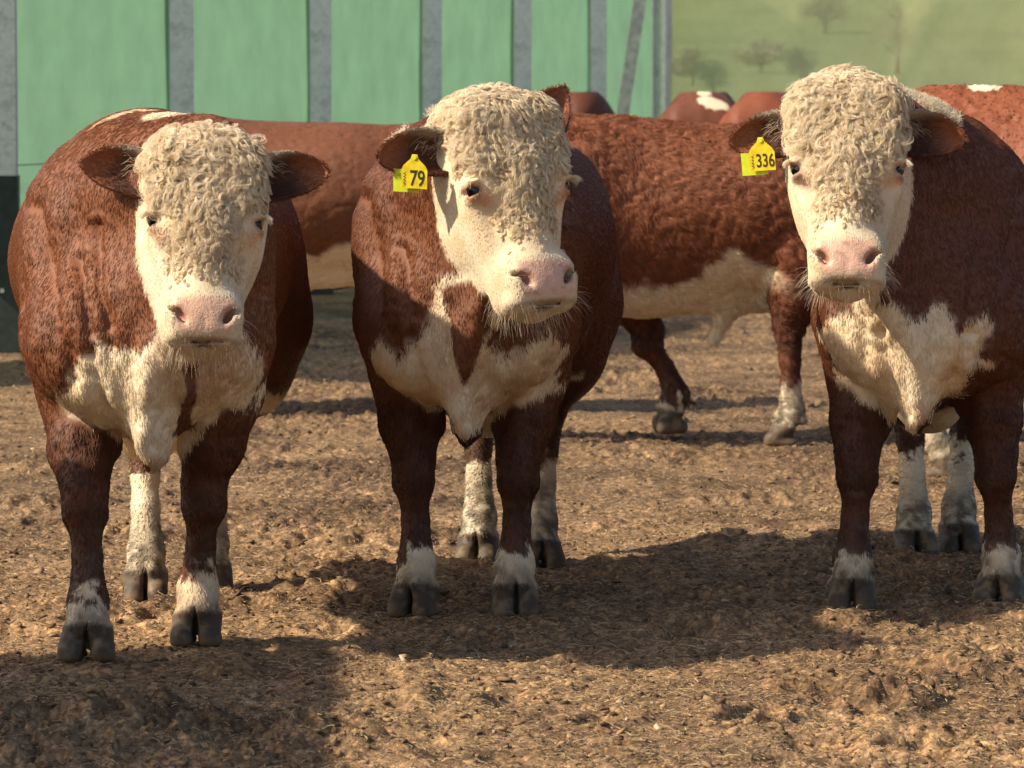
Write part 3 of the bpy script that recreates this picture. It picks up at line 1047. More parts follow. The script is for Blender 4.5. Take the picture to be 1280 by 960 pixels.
A = dict(o=oA, yaw=yA, seed=11, vox=.008, label="curly-faced bull standing at the left without any ear tag", group="bulls facing the camera",
    w=1.04, bow=-.055, front=[loc_(oA, yA, 110, 830, 11.27, 0), loc_(oA, yA, 247, 810, 11.58, 0)],
    hind=[loc_(oA, yA, 182, 755, 12.58, 0), loc_(oA, yA, 262, 745, 12.74, 0)],
    poll=loc_(oA, yA, 260, 166, 11.05), headsize=.965, nosetan=.4, hpitch=16, hyaw=6, hroll=2, dome=.026, brisket=.60, bkx=.03,
    earlen=.212, ears=[(-1, 22, -4), (1, 22, -4)], socks=(.17, .19, .36, .36), tint=(1.0, 1.02, .95), creases=[([(-.105, 1.12), (-.10, .97), (-.07, .87)], .012, .013)],
    locks=2100, lock=1.32, lashes=True, tufts=False, crest=[(.07, -.12, .07, .05), (-.06, -.02, .10, .022)],
    fur=270000,
    patch=[poly_local([(62, 492), (85, 480), (100, 455), (128, 428), (150, 434), (185, 440), (205, 415), (230, 400), (300, 400), (318, 450), (322, 488), (302, 522), (275, 515), (240, 552), (218, 578), (206, 610), (190, 605), (165, 568), (120, 542), (95, 528), (70, 515)], oA, yA, 11.2)],
    unpatch=[poly_local([(232, 452), (254, 452), (246, 505), (234, 545), (222, 545), (226, 500)], oA, yA, 11.2)])
B = dict(o=oB, yaw=yB, seed=22, vox=.008, label="bull with ear tag 79 turning its head to the side", group="bulls facing the camera",
    w=.96, front=[loc_(oB, yB, 520, 772, 12.23, 0), loc_(oB, yB, 643, 772, 12.23, 0)],
    hind=[loc_(oB, yB, 598, 706, 13.60, 0), loc_(oB, yB, 674, 714, 13.43, 0)],
    poll=loc_(oB, yB, 634, 124, 11.88), hpitch=20, hyaw=33, hroll=-2, rim=.9, tear=.85, lashes=True, brisket=.60, bkx=.02,
    earlen=.215, ears=[(-1, 12, 0), (1, 62, 0)], socks=(.15, .19, .30, .32), tint=(.84, .84, .80),
    locks=2400, lock=1.25, curlamp=1.0, tufts=True, crest=[(.0, -.02, .10, .09), (-.2, .12, .04, .05)], fur=270000, headsize=1.04,
    mudh=(.21, .44),
    patch=[poly_local([(458, 456), (475, 428), (496, 445), (521, 426), (540, 402), (552, 345), (600, 330), (640, 380), (608, 421), (633, 446), (658, 437), (684, 412), (699, 437), (692, 471), (688, 494), (658, 511), (625, 518), (608, 526), (583, 556), (567, 544), (560, 521), (542, 518), (521, 512), (500, 497), (475, 480)], oB, yB, 12.02)],
    unpatch=[poly_local([(556, 360), (566, 355), (600, 345), (625, 380), (606, 418), (590, 470), (584, 478), (574, 440), (570, 405)], oB, yB, 12.02)])
C = dict(o=oC, yaw=yC, seed=33, vox=.008, label="bull with ear tag 336 staring straight ahead at the right", group="bulls facing the camera",
    w=1.0, front=[loc_(oC, yC, 1065, 765, 12.36, 0), loc_(oC, yC, 1251, 760, 12.46, 0)],
    hind=[loc_(oC, yC, 1142, 700, 13.75, 0), loc_(oC, yC, 1198, 692, 13.94, 0)],
    poll=loc_(oC, yC, 1060, 103, 12.02), hpitch=20, hyaw=2, hroll=0, brisket=.62, bkx=-.02,
    ears=[(-1, 6, 0), (1, 8, 0)], socks=(.16, .18, .34, .34), tint=(.70, .66, .64), lashes=True,
    locks=2000, lock=1.38, curlamp=1.0, thin=.9, tufts=True, crest=[(.0, -.12, .09, .06)], fur=270000, headsize=1.03,
    mudh=(.23, .30),
    patch=[poly_local([(1024, 416), (1052, 392), (1066, 392), (1059, 360), (1050, 330), (1105, 330), (1100, 377), (1122, 379), (1144, 398), (1176, 377), (1197, 411), (1232, 390), (1243, 408), (1227, 424), (1225, 446), (1243, 455), (1213, 463), (1205, 493), (1172, 510), (1138, 560), (1122, 548), (1101, 520), (1080, 509), (1047, 480), (1026, 426)], oC, yC, 12.2)])
for P in (A, B, C): make_bull(P)
ear_tag(B, -1, "79", (.58, -.072, .035), 3)
ear_tag(C, -1, "336", (.55, -.068, .035), -4)
print("front bulls", round(time.time() - T0, 1))
# ------------------------------------------------------------------ bulls behind the three, and one outside the picture
std = dict(front=[(-.15, 0, 0), (.15, 0, 0)], hind=[(-.16, 1.42, 0), (.16, 1.42, 0)], vox=.012, eyes=False, fur=70000, furrad=.0011, furlen=.011)
def bull(**kw):
    P = dict(std); P.update(kw); make_bull(P); return P
G2 = "bulls standing behind the front three"
D = bull(o=(.20, 18.40), yaw=-90, seed=44, label="curly-coated bull side-on between the two tagged bulls, white belly showing", group=G2,
    front=[(-.15, .48, .045), (.15, -.28, 0)], el=[(-.18, .27, .68), (.2, .06, .66)], kn=[(-.165, .375, .42), (.18, -.14, .40)], hind=[(-.16, 1.55, 0), (.17, .93, 0)],
    poll=(0, -.50, 1.02), hpitch=30, curly=True, belly=.665, flank=.13, socks=(.10, .15, .36, .27), tint=(1.12, 1.06, 1.0), fur=200000,
    lift=.4, curldisp=.0055, furwave=1.3, furlen=.022, furrad=.001, hs=.955, w=.95, vox=.010, sheath=.42, blift=.12, flanky=.70, hkoff=(.15, .02), thy=(1.36, 1.0))
Eb = bull(o=(-1.68, 20.2), yaw=-90, seed=45, label="dim brown bull side-on between the untagged bull and the one tagged 79", group=G2,
    poll=(-.12, -.30, 1.0), hyaw=-80, belly=.70, tint=(.8, .8, .75), fur=90000, hs=.955, curly=True, curldisp=.003, furwave=.5, flank=.06, blift=.14, sheath=.42)
Fb = bull(o=(.47, 31.2), yaw=4, seed=46, label="dark brown hump showing just right of the head tagged 79", group=G2,
    poll=(-.10, -.36, .92), tint=(.62, .55, .55), hs=1.085, crest=[(-.20, .05, .12, .22)], tufts=True, fur=40000)
Gb = bull(o=(1.46, 33.6), yaw=177, seed=47, label="brown rump with a white patch, beyond the curly-coated back", group=G2,
    poll=(.0, -.40, .95), tint=(.80, .72, .72), hs=1.11, crest=[(-.02, 1.55, .05, .07), (-.09, 1.66, .11, .05)], fur=40000)
Hb = bull(o=(1.90, 32.4), yaw=175, seed=48, label="reddish rump just left of the curly head tagged 336", group=G2,
    poll=(.0, -.40, .95), tint=(1.15, .9, .85), hs=1.11, fur=40000)
Ib = bull(o=(3.05, 16.45), yaw=74, seed=49, label="reddish-brown bull behind the bull tagged 336, back cut by the right edge", group=G2,
    poll=(0, -.40, 1.15), tint=(1.2, 1.0, .9), hs=1.11, curly=True, furwave=.8, crest=[(-.06, 1.30, .05, .07)], fur=90000, vox=.011)
Jb = bull(o=(-2.20, 9.35), yaw=0, seed=50, label="bull just outside the left edge, seen only by its shadow on the ground", group=G2,
    poll=(0.05, -.36, 1.36), fur=0, vox=.016)
print("herd", round(time.time() - T0, 1))
# ------------------------------------------------------------------ the yard floor: trampled litter
FEET = []
for P in (A, B, C, D, Eb, Fb, Gb, Hb, Ib, Jb):
    c, s = math.cos(R(P.get('yaw', 0))), math.sin(R(P.get('yaw', 0)))
    for q in list(P['front']) + list(P['hind']):
        if q[2] < .02: FEET.append((P['o'][0] + c * q[0] - s * q[1], P['o'][1] + s * q[0] + c * q[1]))

PR = np.random.default_rng(9)
PRINTS = [((PR.random() * 2 - 1) * 1.6, 9.4 + PR.random() * 6.5, PR.random() * 6.283) for _ in range(85)]
def ground_h(x, y, fine=True):
    """height of the litter at x, y (flat arrays)"""
    h = .020 * noise2(x * .9, y * .7, 1) + .012 * noise2(x * 2.3, y * 1.9, 2)
    if fine:
        wx = x + .05 * noise2(x * 9, y * 9, 31); wy = y + .05 * noise2(x * 9, y * 9, 32)
        a = 1 - np.abs(noise2(wx * 6.5, wy * 5.5, 3)) * 2
        b = 1 - np.abs(noise2(wx * 15, wy * 13, 4)) * 2
        c = noise2(wx * 34, wy * 27, 5); e = noise2(x * 75, y * 60, 6)
        rough = .65 + .6 * noise2(x * 1.7, y * 1.3, 7)
        h = h + (.011 * a + .0105 * b + .0105 * c + .0085 * e) * rough
        # clods thrown up here and there, hoof pocks
        cl = noise2(x * 4.3 + 7, y * 3.6, 8)
        h = h + .026 * sstep(.45, .85, cl) * (.6 + .5 * b) - .025 * sstep(-.55, -.85, cl)
    for qx, qy, qa in PRINTS:          # old hoof prints: two toes pressed in, a rim pushed up
        m_ = (np.abs(x - qx) < .2) & (np.abs(y - qy) < .2)
        if not m_.any(): continue
        dx_, dy_ = x[m_] - qx, y[m_] - qy
        u_ = dx_ * math.cos(qa) + dy_ * math.sin(qa); w_ = -dx_ * math.sin(qa) + dy_ * math.cos(qa)
        r_ = np.sqrt(((np.abs(u_) - .034) / .030) ** 2 + (w_ / .065) ** 2)
        h[m_] += -.024 * np.exp(-r_ ** 4) + .012 * np.exp(-((r_ - 1.6) / .45) ** 2)
    for fx, fy in FEET:
        d2 = (x - fx) ** 2 + (y - fy + .01) ** 2
        k = np.exp(-d2 / .016)
        h = h * (1 - k) + .004 * k
    fl = (1 - sstep(24, 34, y) * .7) * (1 + .5 * sstep(11.4, 10.6, y))
    return h * fl

def axis(fine_lo, fine_hi, step, lo, hi, grow=1.16):
    a = [fine_lo]
    while a[-1] < fine_hi: a.append(a[-1] + step(a[-1]))
    s = step(a[-1])
    while a[-1] < hi: s *= grow; a.append(a[-1] + s)
    b = [fine_lo]; s = step(fine_lo)
    while b[-1] > lo: s *= grow; b.append(b[-1] - s)
    return np.array(b[::-1][:-1] + a)

gx = axis(-1.75, 2.0, lambda q: .0115, -500, 500)
gy = axis(8.9, 31, lambda q: min(.045, .0105 * (q / 10) ** 2), -60, 900)
XX, YY = np.meshgrid(gx, gy, indexing='ij')
hz = ground_h(XX.ravel(), YY.ravel())
# far and outside the worked area the small relief goes away with the grid
wide = sstep(2.6, 6, np.abs(XX.ravel())) + sstep(30, 36, YY.ravel()) + sstep(8.6, 7.5, YY.ravel())
hz = hz * np.clip(1 - wide, 0, 1)
gv = np.stack([XX.ravel(), YY.ravel(), hz], 1)
ii = np.arange(XX.size).reshape(XX.shape)
gf = np.stack([ii[:-1, :-1], ii[1:, :-1], ii[1:, 1:], ii[:-1, 1:]], -1).reshape(-1, 4)

def litter_mat(name, dark=1.0):
    m, n, b = new_mat(name)
    tc = N(n, "ShaderNodeTexCoord")
    def nz(scale, detail=5.0, rough=.6, dist=0.0):
        q = N(n, "ShaderNodeTexNoise", Scale=scale, Detail=detail, Roughness=rough, Distortion=dist)
        n.links.new(tc.outputs["Object"], q.inputs["Vector"])
        return q.outputs[0]
    c1 = ramp(n, nz(38, 8, .7, .6), [(.27, (.056, .037, .025)), (.42, (.19, .126, .075)), (.56, (.38, .253, .146)), (.74, (.64, .46, .28))])
    c2 = ramp(n, nz(3.1, 4, .6), [(.3, (.60, .57, .56)), (.7, (1.2, 1.18, 1.1))])
    mx = N(n, "ShaderNodeMix", data_type='RGBA', blend_type='MULTIPLY')
    mx.inputs[0].default_value = 1.0
    n.links.new(c1, mx.inputs[6]); n.links.new(c2, mx.inputs[7])
    c3 = ramp(n, nz(1.15, 3, .5, .4), [(.36, (.52, .50, .50)), (.52, (1.0, 1.0, 1.0)), (.7, (1.15, 1.13, 1.08))])
    m3 = N(n, "ShaderNodeMix", data_type='RGBA', blend_type='MULTIPLY'); m3.inputs[0].default_value = .85
    n.links.new(mx.outputs[2], m3.inputs[6]); n.links.new(c3, m3.inputs[7]); mx = m3
    # litter colour darkens towards the back of the yard, with a ragged edge
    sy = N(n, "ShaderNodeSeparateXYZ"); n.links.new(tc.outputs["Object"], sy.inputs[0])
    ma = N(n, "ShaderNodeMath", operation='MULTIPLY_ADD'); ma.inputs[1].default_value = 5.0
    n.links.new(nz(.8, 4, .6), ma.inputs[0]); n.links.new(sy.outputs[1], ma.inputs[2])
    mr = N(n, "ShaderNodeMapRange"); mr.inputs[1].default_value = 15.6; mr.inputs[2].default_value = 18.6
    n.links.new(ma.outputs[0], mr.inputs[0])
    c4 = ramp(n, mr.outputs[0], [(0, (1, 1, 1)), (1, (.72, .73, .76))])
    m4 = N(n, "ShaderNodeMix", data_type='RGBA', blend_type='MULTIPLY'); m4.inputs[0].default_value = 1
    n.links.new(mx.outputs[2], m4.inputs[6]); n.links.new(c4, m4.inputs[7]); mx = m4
    vo = N(n, "ShaderNodeTexVoronoi", Scale=75.0)
    n.links.new(tc.outputs["Object"], vo.inputs["Vector"])
    sp = N(n, "ShaderNodeSeparateColor"); n.links.new(vo.outputs["Color"], sp.inputs[0])
    fl = ramp(n, sp.outputs[0], [(.0, (.55, .55, .58)), (.35, (.85, .83, .82)), (.75, (1.1, 1.05, 1.0)), (.96, (1.7, 1.55, 1.3))])
    m2 = N(n, "ShaderNodeMix", data_type='RGBA', blend_type='MULTIPLY'); m2.inputs[0].default_value = .8
    n.links.new(mx.outputs[2], m2.inputs[6]); n.links.new(fl, m2.inputs[7])
    n.links.new(m2.outputs[2], b.inputs["Base Color"])
    b.inputs["Roughness"].default_value = .9
    b.inputs["Specular IOR Level"].default_value = .15
    bp = N(n, "ShaderNodeBump", Strength=.7, Distance=.012)
    n.links.new(nz(110, 6, .7), bp.inputs["Height"])
    n.links.new(bp.outputs[0], b.inputs["Normal"])
    return m
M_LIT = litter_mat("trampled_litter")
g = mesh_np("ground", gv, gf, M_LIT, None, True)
tag(g, "brown trampled straw and dung covering the yard floor", None, None, "structure")

# clods and chips lying loose
rng = np.random.default_rng(77)
def scatter(nq, y0=9.2, y1=27.0):
    u = rng.random(nq)
    y = 1 / (1 / y0 + u * (1 / y1 - 1 / y0))
    x = (rng.random(nq) * 2 - 1) * (y * .125 + .15)
    return x, y
ico = bpy.data.meshes.new("tmp"); import bmesh
bm = bmesh.new(); bmesh.ops.create_icosphere(bm, subdivisions=1, radius=1.0)
iv = np.array([q.co[:] for q in bm.verts]); ifc = np.array([[q.index for q in f_.verts] for f_ in bm.faces]); bm.free()
bpy.data.meshes.remove(ico)
nc = 16000
x, y = scatter(nc)
for k, (fx, fy) in enumerate(FEET[:12]):      # crumbs kicked up round the near hooves
    a_ = rng.random(46) * 6.283; r_ = .088 + .10 * rng.random(46)
    x[k * 46:k * 46 + 46] = fx + np.cos(a_) * r_; y[k * 46:k * 46 + 46] = fy - .01 + np.sin(a_) * r_
keep = np.ones(nc, bool)
for fx, fy in FEET: keep &= (x - fx) ** 2 + (y - fy) ** 2 > .085 ** 2
x, y = x[keep], y[keep]; nc = len(x)
size = .003 + .006 * rng.random(nc) ** 2 + .007 * (rng.random(nc) > .97) * rng.random(nc)
zz = ground_h(x, y) * np.clip(1 - sstep(2.6, 6, np.abs(x)), 0, 1)
jit = 1 + .22 * rng.normal(size=(nc, len(iv), 1))
sc3 = np.stack([size * (.8 + 1.4 * rng.random(nc)), size * (.8 + 1.0 * rng.random(nc)), size * (.35 + .5 * rng.random(nc))], 1)
pts = iv[None] * jit * sc3[:, None]
an = rng.random(nc) * 6.283; ti = .5 * rng.normal(size=nc)
ca, sa = np.cos(an)[:, None], np.sin(an)[:, None]; ct, st_ = np.cos(ti)[:, None], np.sin(ti)[:, None]
Xr = pts[..., 0] * ct - pts[..., 2] * st_; Zr = pts[..., 0] * st_ + pts[..., 2] * ct
px_, py_ = Xr * ca - pts[..., 1] * sa, Xr * sa + pts[..., 1] * ca
cv = np.stack([px_ + x[:, None], py_ + y[:, None], Zr + (zz + size * .15)[:, None]], -1).reshape(-1, 3)
cf = (ifc[None] + (np.arange(nc) * len(iv))[:, None, None]).reshape(-1, 3)
t = rng.random(nc)
cc = lerp(np.tile((.085, .052, .032), (nc, 1)), np.array((.34, .22, .12)), t ** 1.5)
cc[rng.random(nc) > .992] = (.48, .37, .24)
m, n, b = new_mat("clod")
at = N(n, "ShaderNodeAttribute", attribute_name="col"); n.links.new(at.outputs["Color"], b.inputs["Base Color"])
b.inputs["Roughness"].default_value = .9; b.inputs["Specular IOR Level"].default_value = .15
o = mesh_np("loose_clods", cv, cf, m, None, True, np.repeat(cc, len(iv), 0))
tag(o, "loose crumbs of dry dung and chips scattered over the yard floor", "litter", None, "stuff")
# straw fibres
ns = 110000
x, y = scatter(ns)
zz = ground_h(x, y)
Ls = .008 + .022 * rng.random(ns) ** 2 + .03 * (rng.random(ns) > .97)
an = rng.random(ns) * 6.283; be = .9 * rng.normal(size=ns); ti = .28 * np.abs(rng.normal(size=ns)) + .02
st = np.empty((ns, 4, 3))
for j in range(4):
    u = j / 3
    a2 = an + be * (u - .5)
    st[:, j, 0] = x + np.cos(a2) * Ls * (u - .5)
    st[:, j, 1] = y + np.sin(a2) * Ls * (u - .5)
    st[:, j, 2] = zz + .002 + Ls * np.sin(ti) * u * (1.6 - u)
k = rng.random(ns)
sc_ = lerp(np.tile((.13, .08, .045), (ns, 1)), np.array((.58, .42, .24)), k ** 1.5)
o = hair_object("straw_litter", st, sc_, .0006 + .0011 * rng.random(ns) ** 2, M_STRAW, None)
tag(o, "broken straw fibres strewn over the yard floor", "straw", None, "stuff")
print("ground", round(time.time() - T0, 1), XX.size)

# ------------------------------------------------------------------ windbreak fence: steel posts with green netting
def galv_mat():
    m, n, b = new_mat("galvanised_steel")
    tc = N(n, "ShaderNodeTexCoord")
    v_ = N(n, "ShaderNodeTexVoronoi", Scale=38.0); n.links.new(tc.outputs["Object"], v_.inputs["Vector"])
    nz = N(n, "ShaderNodeTexNoise", Scale=7.0, Detail=8.0, Roughness=.7); n.links.new(tc.outputs["Object"], nz.inputs["Vector"])
    ad = N(n, "ShaderNodeMath", operation='MULTIPLY_ADD'); ad.inputs[1].default_value = .18
    sp = N(n, "ShaderNodeSeparateColor"); n.links.new(v_.outputs["Color"], sp.inputs[0])
    n.links.new(sp.outputs[0], ad.inputs[0]); n.links.new(nz.outputs[0], ad.inputs[2])
    n.links.new(ramp(n, ad.outputs[0], [(.3, (.46, .44, .41)), (.6, (.72, .70, .67)), (.85, (.84, .82, .79))]), b.inputs["Base Color"])
    b.inputs["Metallic"].default_value = .05; b.inputs["Roughness"].default_value = .6
    return m
def net_mat(name, transp, col, colt):
    m, n, b = new_mat(name)
    out = n.nodes["Material Output"]
    tc = N(n, "ShaderNodeTexCoord")
    w1 = N(n, "ShaderNodeTexWave", Scale=55.0, Distortion=.6); w1.bands_direction = 'Z'
    nz = N(n, "ShaderNodeTexNoise", Scale=2.5, Detail=7.0, Roughness=.65)
    for q in (w1, nz): n.links.new(tc.outputs["Object"], q.inputs["Vector"])
    mxc = N(n, "ShaderNodeMath", operation='MULTIPLY_ADD'); mxc.inputs[1].default_value = .12
    n.links.new(w1.outputs["Fac"], mxc.inputs[0]); n.links.new(nz.outputs[0], mxc.inputs[2])
    c = ramp(n, mxc.outputs[0], [(.35, tuple(q * .86 for q in col)), (.75, tuple(q * 1.12 for q in col))])
    c2 = ramp(n, mxc.outputs[0], [(.35, tuple(q * .86 for q in colt)), (.75, tuple(q * 1.12 for q in colt))])
    df = N(n, "ShaderNodeBsdfDiffuse"); tl = N(n, "ShaderNodeBsdfTranslucent"); tp = N(n, "ShaderNodeBsdfTransparent")
    n.links.new(c, df.inputs[0]); n.links.new(c2, tl.inputs[0])
    a = N(n, "ShaderNodeMixShader", Fac=.55); n.links.new(df.outputs[0], a.inputs[1]); n.links.new(tl.outputs[0], a.inputs[2])
    m2 = N(n, "ShaderNodeMixShader", Fac=transp); n.links.new(a.outputs[0], m2.inputs[1]); n.links.new(tp.outputs[0], m2.inputs[2])
    n.links.new(m2.outputs[0], out.inputs[0])
    return m
M_GALV = galv_mat()
M_NET = net_mat("green_netting", .10, (.110, .225, .158), (.145, .285, .20))
M_NET2 = net_mat("thin_netting", .34, (.66, .66, .36), (.72, .72, .40))
M_BLACK = plain("black_rubber", (.018, .027, .022), .5, var=.4)
FX = lambda n_: -2.8876 + .74484 * n_
FY = lambda n_: 25.0 + 3.60737 * n_
fence = empty("windbreak_fence", (FX(0), FY(0), 0), 0)
tag(fence, "green netting windbreak on galvanised steel posts along the yard", "fence")
FD = Vector((.74484, 3.60737, 0)).normalized(); FN = Vector((FD.y, -FD.x, 0))   # FN points to the camera side
def h_post(wd, dp, th, z0, z1, ang):
    mb = MB(); rot = Matrix.Rotation(ang, 3, 'Z')
    for cx, cy, hx, hy in ((0, -dp / 2, wd / 2, th), (0, dp / 2, wd / 2, th), (0, 0, th, dp / 2 - th - .0005)):
        mb.box(rot @ Vector((cx, cy, 0)) + Vector((0, 0, (z0 + z1) / 2)), (hx, hy, (z1 - z0) / 2), rot)
    return mb
HT = 3.3
for i in range(-1, 7):
    base = Vector((FX(i) - FX(0), FY(i) - FY(0), 0))
    if i < 6:
        p = h_post(.156, .17, .006, -.3, HT, R(3 + 2 * (i % 2))).build("post", M_GALV, fence, loc=base)
    else:
        p = h_post(.150, .15, .007, -.3, HT, R(62)).build("post", M_GALV, fence, loc=base)
    for z in (.35, 1.3, 2.3, 3.1):
        mb = MB(); mb.tube([(0, -.105, z), (0, -.09, z)], .014, 6); mb.build("bolt", M_GALV, p)
for i in range(0, 7):
    wrap = MB(); wrap.box((0, 0, .49), (.088, .10, .51), Matrix.Rotation(R(3), 3, 'Z')); wrap.build("rubber_wrap", M_BLACK, fence, loc=(FX(i) - FX(0), FY(i) - FY(0), 0))
for i in range(-1, 6):
    a = Vector((FX(i) - FX(0), FY(i) - FY(0), 0)) - FN * (.10 + .012 * (i % 2)) - FD * .02; b_ = Vector((FX(i + 1) - FX(0), FY(i + 1) - FY(0), 0)) - FN * (.10 + .012 * (i % 2)) + FD * .24
    nu, nvv = 40, 24
    vs = np.zeros((nu, nvv, 3))
    for u in range(nu):
        for k in range(nvv):
            s_ = u / (nu - 1); zb_ = .42 if i < 0 else .04; z = zb_ + (HT - .08 - zb_) * k / (nvv - 1)
            q = a.lerp(b_, s_)
            w_ = .012 * math.sin(s_ * 9 + i * 2 + z * 1.3) * math.sin(math.pi * s_) + .005 * math.sin(s_ * 23 + z * 4 + i)
            vs[u, k] = (q.x + FN.x * w_, q.y + FN.y * w_, z)
    id_ = np.arange(nu * nvv).reshape(nu, nvv)
    fs = np.stack([id_[:-1, :-1], id_[1:, :-1], id_[1:, 1:], id_[:-1, 1:]], -1).reshape(-1, 4)
    mesh_np("net_panel", vs.reshape(-1, 3), fs, M_NET, fence)
    for z in (.42, 1.05, HT - .08):
        mb = MB(); mb.tube([a + Vector((0, 0, z)) + FN * .02, b_ + Vector((0, 0, z)) + FN * .02], .0035, 5)
        mb.build("tension_wire", M_BLACK, fence)
# leaning brace before the end post
q0 = px(775, 165, 44.0); q1 = px(803, -20, 44.0)
dq = (q1 - q0)
a0 = q0 - dq * ((q0[2] - 0.0) / dq[2]); a1 = q0 + dq * ((HT - q0[2]) / dq[2])
mb = MB(); mb.bar(a0, a1, .062, .05, (0, 1, 0))
br = mb.build("brace", plain("weathered_galvanised", (.62, .58, .50), .65, .0, .3, 14), fence, loc=(-FX(0), -FY(0), 0))
# thin netting running on to the right from the end post
nt2 = empty("thin_netting", (FX(6), FY(6), 0))
tag(nt2, "thin see-through netting stretched to the right of the end post, hill behind", "netting")
nu, nvv = 90, 40
vs = np.zeros((nu, nvv, 3))
for u in range(nu):
    for k in range(nvv):
        s_ = u / (nu - 1); z = .25 + (HT - .3) * k / (nvv - 1)
        xx = .09 + 8.2 * s_
        t_ = xx - z * .55
        w_ = .06 * math.sin(t_ * 2.6) + .02 * math.sin(t_ * 6.1 + 1) + .03 * math.sin(xx * 2 + z * 3)
        vs[u, k] = (xx, 2.5 * s_ + w_, z)
id_ = np.arange(nu * nvv).reshape(nu, nvv)
fs = np.stack([id_[:-1, :-1], id_[1:, :-1], id_[1:, 1:], id_[:-1, 1:]], -1).reshape(-1, 4)
mesh_np("net_sheet", vs.reshape(-1, 3), fs, M_NET2, nt2)
for s_ in (.5, 1.0):
    h_post(.15, .15, .007, -.3, HT, 0).build("post", M_GALV, nt2, loc=(8.2 * s_ + .12, 2.5 * s_ + .35, 0))
mb = MB(); mb.tube([(.09, -.02, HT - .06), (8.3, 2.48, HT - .06)], .004, 5); mb.build("tension_wire", M_BLACK, nt2)

# ------------------------------------------------------------------ pasture and hillside beyond
def hill_h(x, y):
    return .03 + np.maximum(0, y - 75) * .021 + np.maximum(0, y - 320) * .05 + .5 * noise2(x * .03, y * .02, 41) * sstep(60, 120, y) + .10 * noise2(x * .2, y * .12, 42) * sstep(50, 90, y)
# pasture starts just behind the fence line
uy = np.concatenate([np.linspace(0, 30, 40), np.geomspace(31, 700, 60)])
ux = np.concatenate([-np.geomspace(400, 12, 22), np.linspace(-11, 60, 100), np.geomspace(62, 400, 20)])
PX, PYr = np.meshgrid(ux, uy, indexing='ij')
fy = np.clip(25 + (PX + 2.8876) / .74484 * 3.60737, 12, 50) + .5 + PYr
hv = np.stack([PX.ravel(), fy.ravel(), hill_h(PX.ravel(), fy.ravel())], 1)
id_ = np.arange(PX.size).reshape(PX.shape)
hf_ = np.stack([id_[:-1, :-1], id_[1:, :-1], id_[1:, 1:], id_[:-1, 1:]], -1).reshape(-1, 4)
m, n, b = new_mat("pasture_grass")
tc = N(n, "ShaderNodeTexCoord")
n1 = N(n, "ShaderNodeTexNoise", Scale=.09, Detail=8.0, Roughness=.65); n2 = N(n, "ShaderNodeTexNoise", Scale=3.0, Detail=6.0)
for q in (n1, n2): n.links.new(tc.outputs["Object"], q.inputs["Vector"])
c1 = ramp(n, n1.outputs[0], [(.3, (.115, .16, .045)), (.55, (.19, .23, .065)), (.75, (.29, .26, .12))])
c2 = ramp(n, n2.outputs[0], [(.3, (.75, .75, .75)), (.7, (1.15, 1.15, 1.1))])
mx = N(n, "ShaderNodeMix", data_type='RGBA', blend_type='MULTIPLY'); mx.inputs[0].default_value = 1
n.links.new(c1, mx.inputs[6]); n.links.new(c2, mx.inputs[7]); n.links.new(mx.outputs[2], b.inputs["Base Color"])
b.inputs["Roughness"].default_value = .9
h_ = mesh_np("hillside", hv, hf_, m, None, True)
tag(h_, "green pasture rising to a hill behind the fence", None, None, "structure")

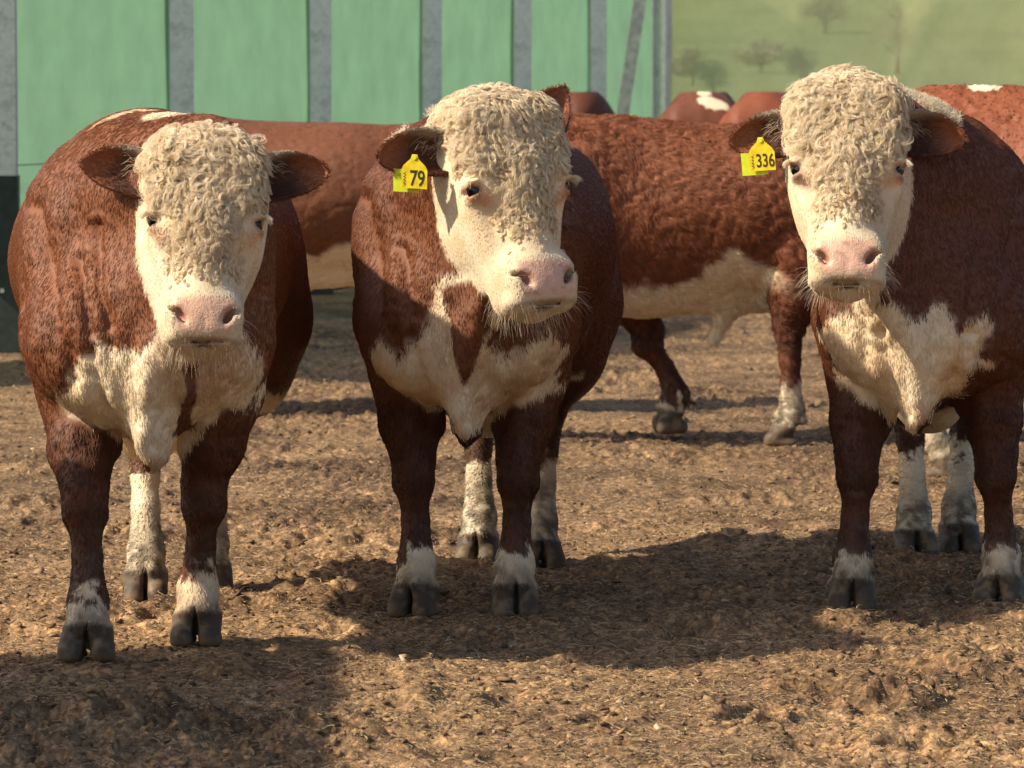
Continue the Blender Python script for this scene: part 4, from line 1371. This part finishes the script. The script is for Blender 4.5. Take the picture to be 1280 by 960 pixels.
M_BARK = plain("bark", (.10, .075, .055), .9, var=.3)
def leaf_mat(name, col):
    m = plain(name, col, .7, var=.35, scale=1.3); return m
M_LEAF = [leaf_mat("dark_leaves", (.045, .075, .035)), leaf_mat("bare_twigs", (.15, .12, .085)), leaf_mat("pale_scrub", (.26, .22, .14))]
def tree(name, xpx, d, h, wd, kind, label, seed):
    rg = np.random.default_rng(seed)
    x0 = (xpx - 640) / F_PX * d
    z0 = float(hill_h(np.array([x0]), np.array([d]))[0]) - .05
    t = empty(name, (x0, d, z0)); tag(t, label, "tree" if h > 2.5 else "bush", "trees and bushes on the hillside")
    mb = MB(); mb.tube([(0, 0, 0), (.05, 0, h * .3), (0, .05, h * .6), (.05, 0, h * .9)], [h * .035, h * .026, h * .016, h * .006], 7)
    for k in range(9):
        a = rg.random() * 6.283; zb = h * (.2 + .5 * rg.random()); r = wd * .4
        mb.tube([(0, 0, zb), (math.cos(a) * r * .5, math.sin(a) * r * .5, zb + h * .15), (math.cos(a) * r, math.sin(a) * r, zb + h * .26)], [h * .012, h * .008, h * .003], 5)
    mb.build("trunk", M_BARK, t, True)
    nq = 2600
    # leaf clumps through the crown
    cen = rg.normal(size=(26, 3)); cen /= np.linalg.norm(cen, axis=1)[:, None]; cen *= (rg.random((26, 1)) ** .5)
    cen = cen * (wd * .42, wd * .42, h * .34) + (0, 0, h * .6)
    ci = cen[rg.integers(0, 26, nq)] + rg.normal(size=(nq, 3)) * (wd * .085, wd * .085, h * .065)
    ci[:, 2] = np.maximum(ci[:, 2], .05)
    a1 = nrm(rg.normal(size=(nq, 3))); a2 = nrm(np.cross(a1, rg.normal(size=(nq, 3))))
    sz = wd * (.012 + .018 * rg.random((nq, 1))) * (.6 if kind == 1 else 1)
    qv = np.stack([ci - a1 * sz, ci + a2 * sz * .6, ci + a1 * sz, ci - a2 * sz * .6], 1).reshape(-1, 3)
    mesh_np("crown", qv, np.arange(nq * 4).reshape(-1, 4), M_LEAF[kind], t, False)
tree("hillside_tree", 1120, 190, 3.4, 2.9, 1, "bare greyish tree on the hillside, near the right edge", 1)
tree("hillside_bush", 890, 150, 1.5, 1.3, 0, "small dark bush on the hillside, right beside the end post", 2)
tree("hillside_bush", 1000, 165, 1.6, 1.5, 0, "small dark bush on the hillside above the curly head tagged 336", 3)
tree("hillside_bush", 950, 200, 1.5, 3.2, 2, "pale low scrub on the hillside between the two dark bushes", 4)
tree("hillside_bush", 865, 175, 1.6, 2.4, 2, "pale scrub bank on the hillside left of the small dark bush", 5)
tree("hillside_tree", 1030, 330, 3.0, 4.6, 1, "faint far bare tree high on the hillside, middle of the slope", 6)
print("done", round(time.time() - T0, 1))
